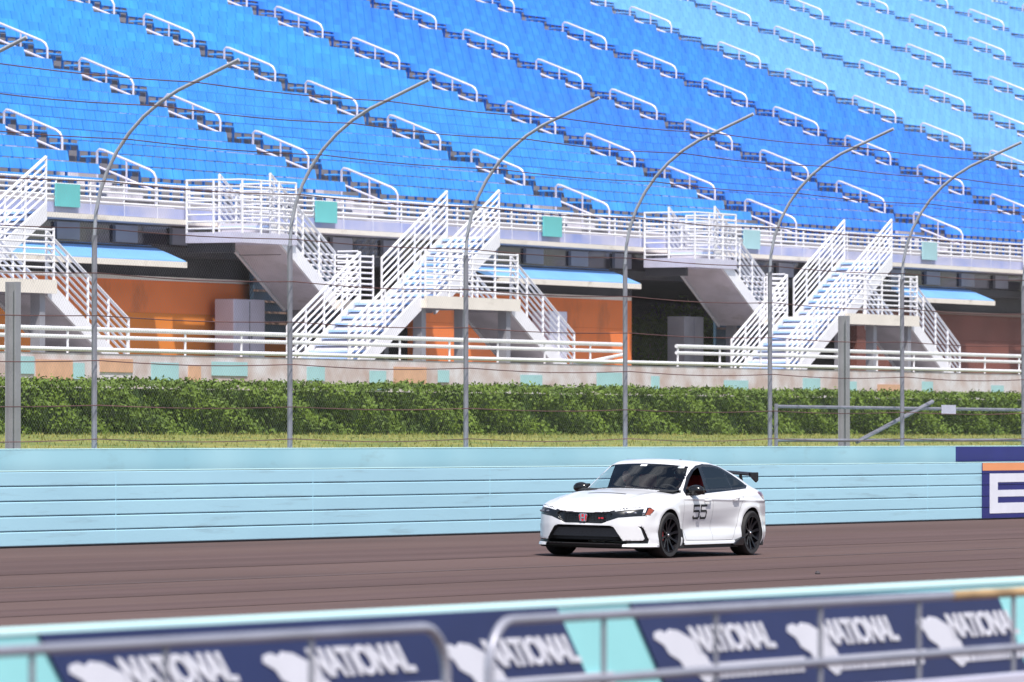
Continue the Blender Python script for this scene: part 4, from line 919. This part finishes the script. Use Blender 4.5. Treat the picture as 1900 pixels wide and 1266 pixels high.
# people in the car
def figure(name, lab, base, helmet, hands_at):
    """seated person: one skinned body (with neck, arms, five-fingered hands), head, face parts"""
    bx_, by_, bz_ = base
    V = []; E_ = []; Rr = []
    def vtx(p, r, par=None): V.append(p); Rr.append(r); (E_.append((par, len(V) - 1)) if par is not None else None); return len(V) - 1
    pel = vtx((0, 0, 0), .14); ab = vtx((.06, 0, .22), .135, pel); ch = vtx((.10, 0, .40), .15, ab); nk = vtx((.09, 0, .53), .06, ch); vtx((.075, 0, .60), .055, nk)
    for s in (-1, 1):
        hp = vtx((-.06, s * .10, 0), .09, pel); kn = vtx((-.50, s * .16, .10), .065, hp); ft = vtx((-.80, s * .14, -.16), .045, kn); vtx((-.92, s * .14, -.12), .035, ft)
        sh = vtx((.09, s * .17, .44), .065, ch); el = vtx((-.10, s * .24, .22), .045, sh); wr_ = Vector(hands_at[0 if s < 0 else 1]); wr = vtx(tuple(wr_), .028, el)
        d = Vector((-1, -s * .2, .25)).normalized(); pm = vtx(tuple(wr_ + d * .05), .032, wr)
        for k in range(4):
            o_ = Vector((0, .017 * (k - 1.5), .004 * (k - 1.5))); L1 = (.034, .040, .038, .028)[k]; a = vtx(tuple(wr_ + d * .085 + o_), .0095, pm); b_ = vtx(tuple(wr_ + d * (.085 + L1) + o_ + Vector((0, 0, -.012))), .0085, a); vtx(tuple(wr_ + d * (.085 + L1 * 1.1) + o_ + Vector((.012, 0, -.035))), .0075, b_)
        th = vtx(tuple(wr_ + d * .045 + Vector((0, -s * .04, .012))), .011, pm); vtx(tuple(wr_ + d * .085 + Vector((0, -s * .055, .0))), .009, th)
    me = bpy.data.meshes.new('person'); me.from_pydata(V, E_, []); o = bpy.data.objects.new('person', me); COL.objects.link(o); me.materials.append(CM['cloth'])
    md = o.modifiers.new('skin', 'SKIN'); 
    for i, r_ in enumerate(Rr): me.skin_vertices[0].data[i].radius = (r_, r_)
    me.skin_vertices[0].data[0].use_root = True
    sb = o.modifiers.new('sub', 'SUBSURF'); sb.levels = sb.render_levels = 1
    dg = bpy.context.evaluated_depsgraph_get(); dg.update(); ev = bpy.data.meshes.new_from_object(o.evaluated_get(dg)); o.modifiers.clear(); o.data = ev; bpy.data.meshes.remove(me)
    for p in ev.polygons: p.use_smooth = True
    if not ev.materials: ev.materials.append(CM['cloth'])
    ev.materials.append(CM['skin'])
    for p in ev.polygons:
        c = p.center
        if c.z > .50 and abs(c.y) < .1: p.material_index = 1
        for h_ in hands_at:
            if (c - Vector(h_)).length < .14 and c.x < h_[0] + .01: p.material_index = 1
    o.rotation_euler = (0, 0, R(-1.1)); o.location = (CARX + bx_ + by_ * .019, CARY + by_ - bx_ * .019, track_z(CARY) + bz_); tag(o, lab, 'person')
    hc = Vector((.055, 0, .70)); q = MB(); vs = []; fs = []; n, mm = 20, 16
    q.ball(hc, (.098, .076, .118), n, mm)
    hv = []
    for p in q.v:
        p = Vector(p) - hc; jaw = max(0, -p.z / .118); p.y *= 1 - .28 * jaw; p.x *= 1 - .10 * jaw
        if p.x < -.06: nose = math.exp(-((p.y / .016) ** 2) - ((p.z + .012) / .025) ** 2); p.x -= .022 * nose; eye = math.exp(-(((abs(p.y) - .032) / .016) ** 2) - ((p.z - .018) / .014) ** 2); p.x += .010 * eye; p.x -= .006 * math.exp(-((p.y / .028) ** 2) - ((p.z + .058) / .012) ** 2)
        hv.append(tuple(p + hc))
    q.v = hv; hd = q.build('head', CM['skin'], o, smooth=True)
    q = MB()
    for s in (-1, 1): q.ball(hc + Vector((.008, s * .076, 0)), (.016, .008, .028), 8, 6)
    q.build('ear', CM['skin'], hd, smooth=True)
    q = MB()
    for s in (-1, 1): q.ball(hc + Vector((-.080, s * .032, .018)), (.010, .013, .008), 8, 6)
    q.build('eye', CM['hair'], hd, smooth=True)
    q = MB(); q.ball(hc + Vector((-.094, 0, -.055)), (.006, .022, .007), 8, 6); q.build('mouth', CM['badge'], hd, smooth=True)
    if helmet:
        q = MB(); q.ball(hc + Vector((.005, 0, .02)), (.140, .118, .140), 22, 14); hm = q.build('helmet', CM['helmet'], o, smooth=True)
        q = MB(); q.ball(hc + Vector((-.012, 0, .01)), (.135, .108, .055), 18, 10); q.build('visor', CM['visor'], o, smooth=True)
    else:
        q = MB(); q.ball(hc + Vector((.018, 0, .030)), (.098, .084, .105), 18, 12); q.build('hair', CM['hair'], o, smooth=True)
figure('person', 'person in dark shirt with dark hair in the far front seat of the white car', (2.26, .42, .42), False, ((-.36, -.12, .14), (-.36, .14, .14)))
figure('person', 'driver in dark clothes and dark helmet behind the open near window of the white car', (2.40, -.38, .46), True, ((-.40, -.15, .34), (-.40, .15, .34)))

# ================================================================== near wall with banners, pipe barriers
NY = 13.42; NZ = 0.95; NB = -0.15
nw = thing('trackside_wall', 'low turquoise concrete wall in the foreground with a bright top edge', 'wall', (30, NY, NB))
b = MB(); b.box(-60, 120, 0, .2, -.1, NZ - NB - .02); b.build('wall_face', M['cyan2'], nw, bevel=.01)
b = MB(); b.box(-60, 120, -.006, .206, NZ - NB - .02, NZ - NB); b.build('wall_top', M['cyantop'], nw)
def near_banner(pa, pb, pys, lab, logos, drop=0.0):
    """pa, pb: ends at the top edge; the print leans back towards the right going down"""
    xa, xb = X_at(pa, NY), X_at(pb, NY); zt = NZ - .018; zb = .30; lean = 1.0
    t = thing('wall_banner', lab, 'banner', (xa, NY - .008, zb), 'navy banners on the foreground wall')
    H = zt - zb; Lx = xb - xa
    q = MB(); q.prism([(lean * H * 1.0, 0), (Lx + lean * H, 0), (Lx, H - drop), (0, H)], 'y', -.006, .004); q.build('banner_sheet', M['navy'], t)
    for px in logos:
        x = X_at(px, NY) - xa; zl = pys(px) - zb - .012
        # crest: a notched shield
        s = .30
        c = [(0, -.02), (.05, .03), (.14, .05), (.19, .02), (.25, .055), (.34, .04), (.38, .0), (.43, -.04), (.42, -.14), (.44, -.2), (.40, -.30), (.35, -.37), (.26, -.43), (.20, -.44), (.16, -.36), (.08, -.30), (.09, -.22), (.03, -.16), (.05, -.08)]
        c = [(x + u * .95 - v * 1.0, zl + v * .55) for u, v in c]
        q = MB(); q.prism(c, 'y', -.010, -.006); q.build('crest', M['white'], t)
        text('NATIONAL', .172, t, (x + .52, -.010, zl - .085), M['white'], shear=-.95, sx=1.12, bold=.006, space=.92)
        x2 = x + .62
        q = MB(); q.box(x2, x2 + 1.17, -.012, -.007, zl - .165, zl - .145); q.build('underline', M['white'], t)
        q = MB(); k = x2
        while k < x2 + 1.15:
            w2 = random.uniform(.03, .055); q.prism([(k, zl - .18), (k + w2, zl - .18), (k + w2 + .02, zl - .22), (k + .02, zl - .22)], 'y', -.012, -.007); k += w2 + .02
        q.build('small_line', M['white'], t)
def logo_z(off):
    def g(px): return Z_at(px, 811 + (px and 0) + off(px), NY)
    return g
top_y = lambda px: 1172 - 811 - 0.051 * px
near_banner(68, 1028, logo_z(lambda px: top_y(px) + 72), 'navy banner with white crest and lettering logos, left half of the foreground wall', (118, 478, 812))
near_banner(1165, 1842, logo_z(lambda px: top_y(px) + 66), 'navy banner with white crest and lettering logos, right half of the foreground wall', (1205, 1452, 1692), drop=.03)
near_banner(-900, -70, logo_z(lambda px: top_y(px) + 72), 'navy banner continuing the foreground wall beyond the left edge', ())
# pipe barriers: y about 11.5
PY = 11.5
def pipe(t, pts, r, m_, name): q = MB(); q.tube([(x - t.location.x, y - t.location.y, z - t.location.z) for x, y, z in pts], r, 12); return q.build(name, m_, t, smooth=True)
GZ = -.6
def barrier(pxa, pxb, zs, lab, end):
    xa, xb = X_at(pxa, PY), X_at(pxb, PY); t = thing('pipe_barrier', lab, 'barrier', (xa, PY, GZ), 'pipe barriers in the foreground')
    rr = .19; zt = zs[0]
    if end == 'right': top = [(xa, PY, zt)] + [(xb - rr + rr * math.sin(a), PY, zt - rr + rr * math.cos(a)) for a in np.linspace(0, math.pi / 2, 8)] + [(xb, PY, GZ)]
    else: top = [(xa, PY, GZ)] + [(xa + rr - rr * math.cos(a), PY, zt - rr + rr * math.sin(a)) for a in np.linspace(0, math.pi / 2, 8)] + [(xb, PY, zt)]
    pipe(t, top, .0195, M['galv'], 'top_rail')
    for z in zs[1:]:
        pipe(t, [((xa if end == 'left' else xa) , PY, z), (xb, PY, z)], .0195, M['galv'], 'lower_rail')
    return t
t1 = barrier(-1500, 828, (.99, .742), 'galvanised pipe barrier at the lower left, its top rail curving down beside the middle logo', 'right')
for px in (-180, 60, 308, 578): x = X_at(px, PY); pipe(t1, [(x, PY, GZ), (x, PY, .97)], .011, M['post'], 'upright')
t2 = barrier(908, 2500, (1.0, .747), 'galvanised pipe barrier at the lower right with a rusty stretch of rail', 'left')
for px in (1120, 1328, 1522, 1705, 1880): x = X_at(px, PY); pipe(t2, [(x, PY, GZ), (x, PY, .98)], .011, M['post'], 'upright')
xa, xb = X_at(1765, PY), X_at(1925, PY); pipe(t2, [(xa, PY, 1.0), (xb, PY, 1.0)], .0222, M['rust'], 'rusty_sleeve')
t = thing('flat_bar_rail', 'wide pale lilac bar crossing the bottom right corner', 'rail', (X_at(1700, 11.2), 11.2, GZ))
q = MB(); q.box(X_at(1380, 11.2) - t.location.x, X_at(2400, 11.2) - t.location.x, -.03, .03, .585 - GZ, .66 - GZ); q.build('bar', M['alu'], t, bevel=.008)
q = MB()
for px in (1450, 2100): x = X_at(px, 11.2) - t.location.x; q.box(x - .02, x + .02, -.02, .02, 0, .585 - GZ)
q.build('leg', M['galv'], t)
MB().add([(-200, -40, -.596), (200, -40, -.596), (200, 13.4, -.596), (-200, 13.4, -.596)], [(0, 1, 2, 3)]).build('paddock_ground', M['asphalt'], fix=False)['kind'] = 'structure'
# bit of rubber on the track
yy = 37.0; 
for yy in np.arange(30, 40, .05):
    if Z_at(1517, 1066, yy) <= track_z(yy): break
q = MB(); q.ball((0, 0, .015), (.05, .035, .022), 9, 6); q.ball((.03, .015, .028), (.025, .03, .02), 8, 5)
tag(q.build('rubber_debris', M['seam'], loc=(X_at(1517, yy), yy, track_z(yy))), 'small dark scrap of rubber lying on the track right of the car', 'debris')
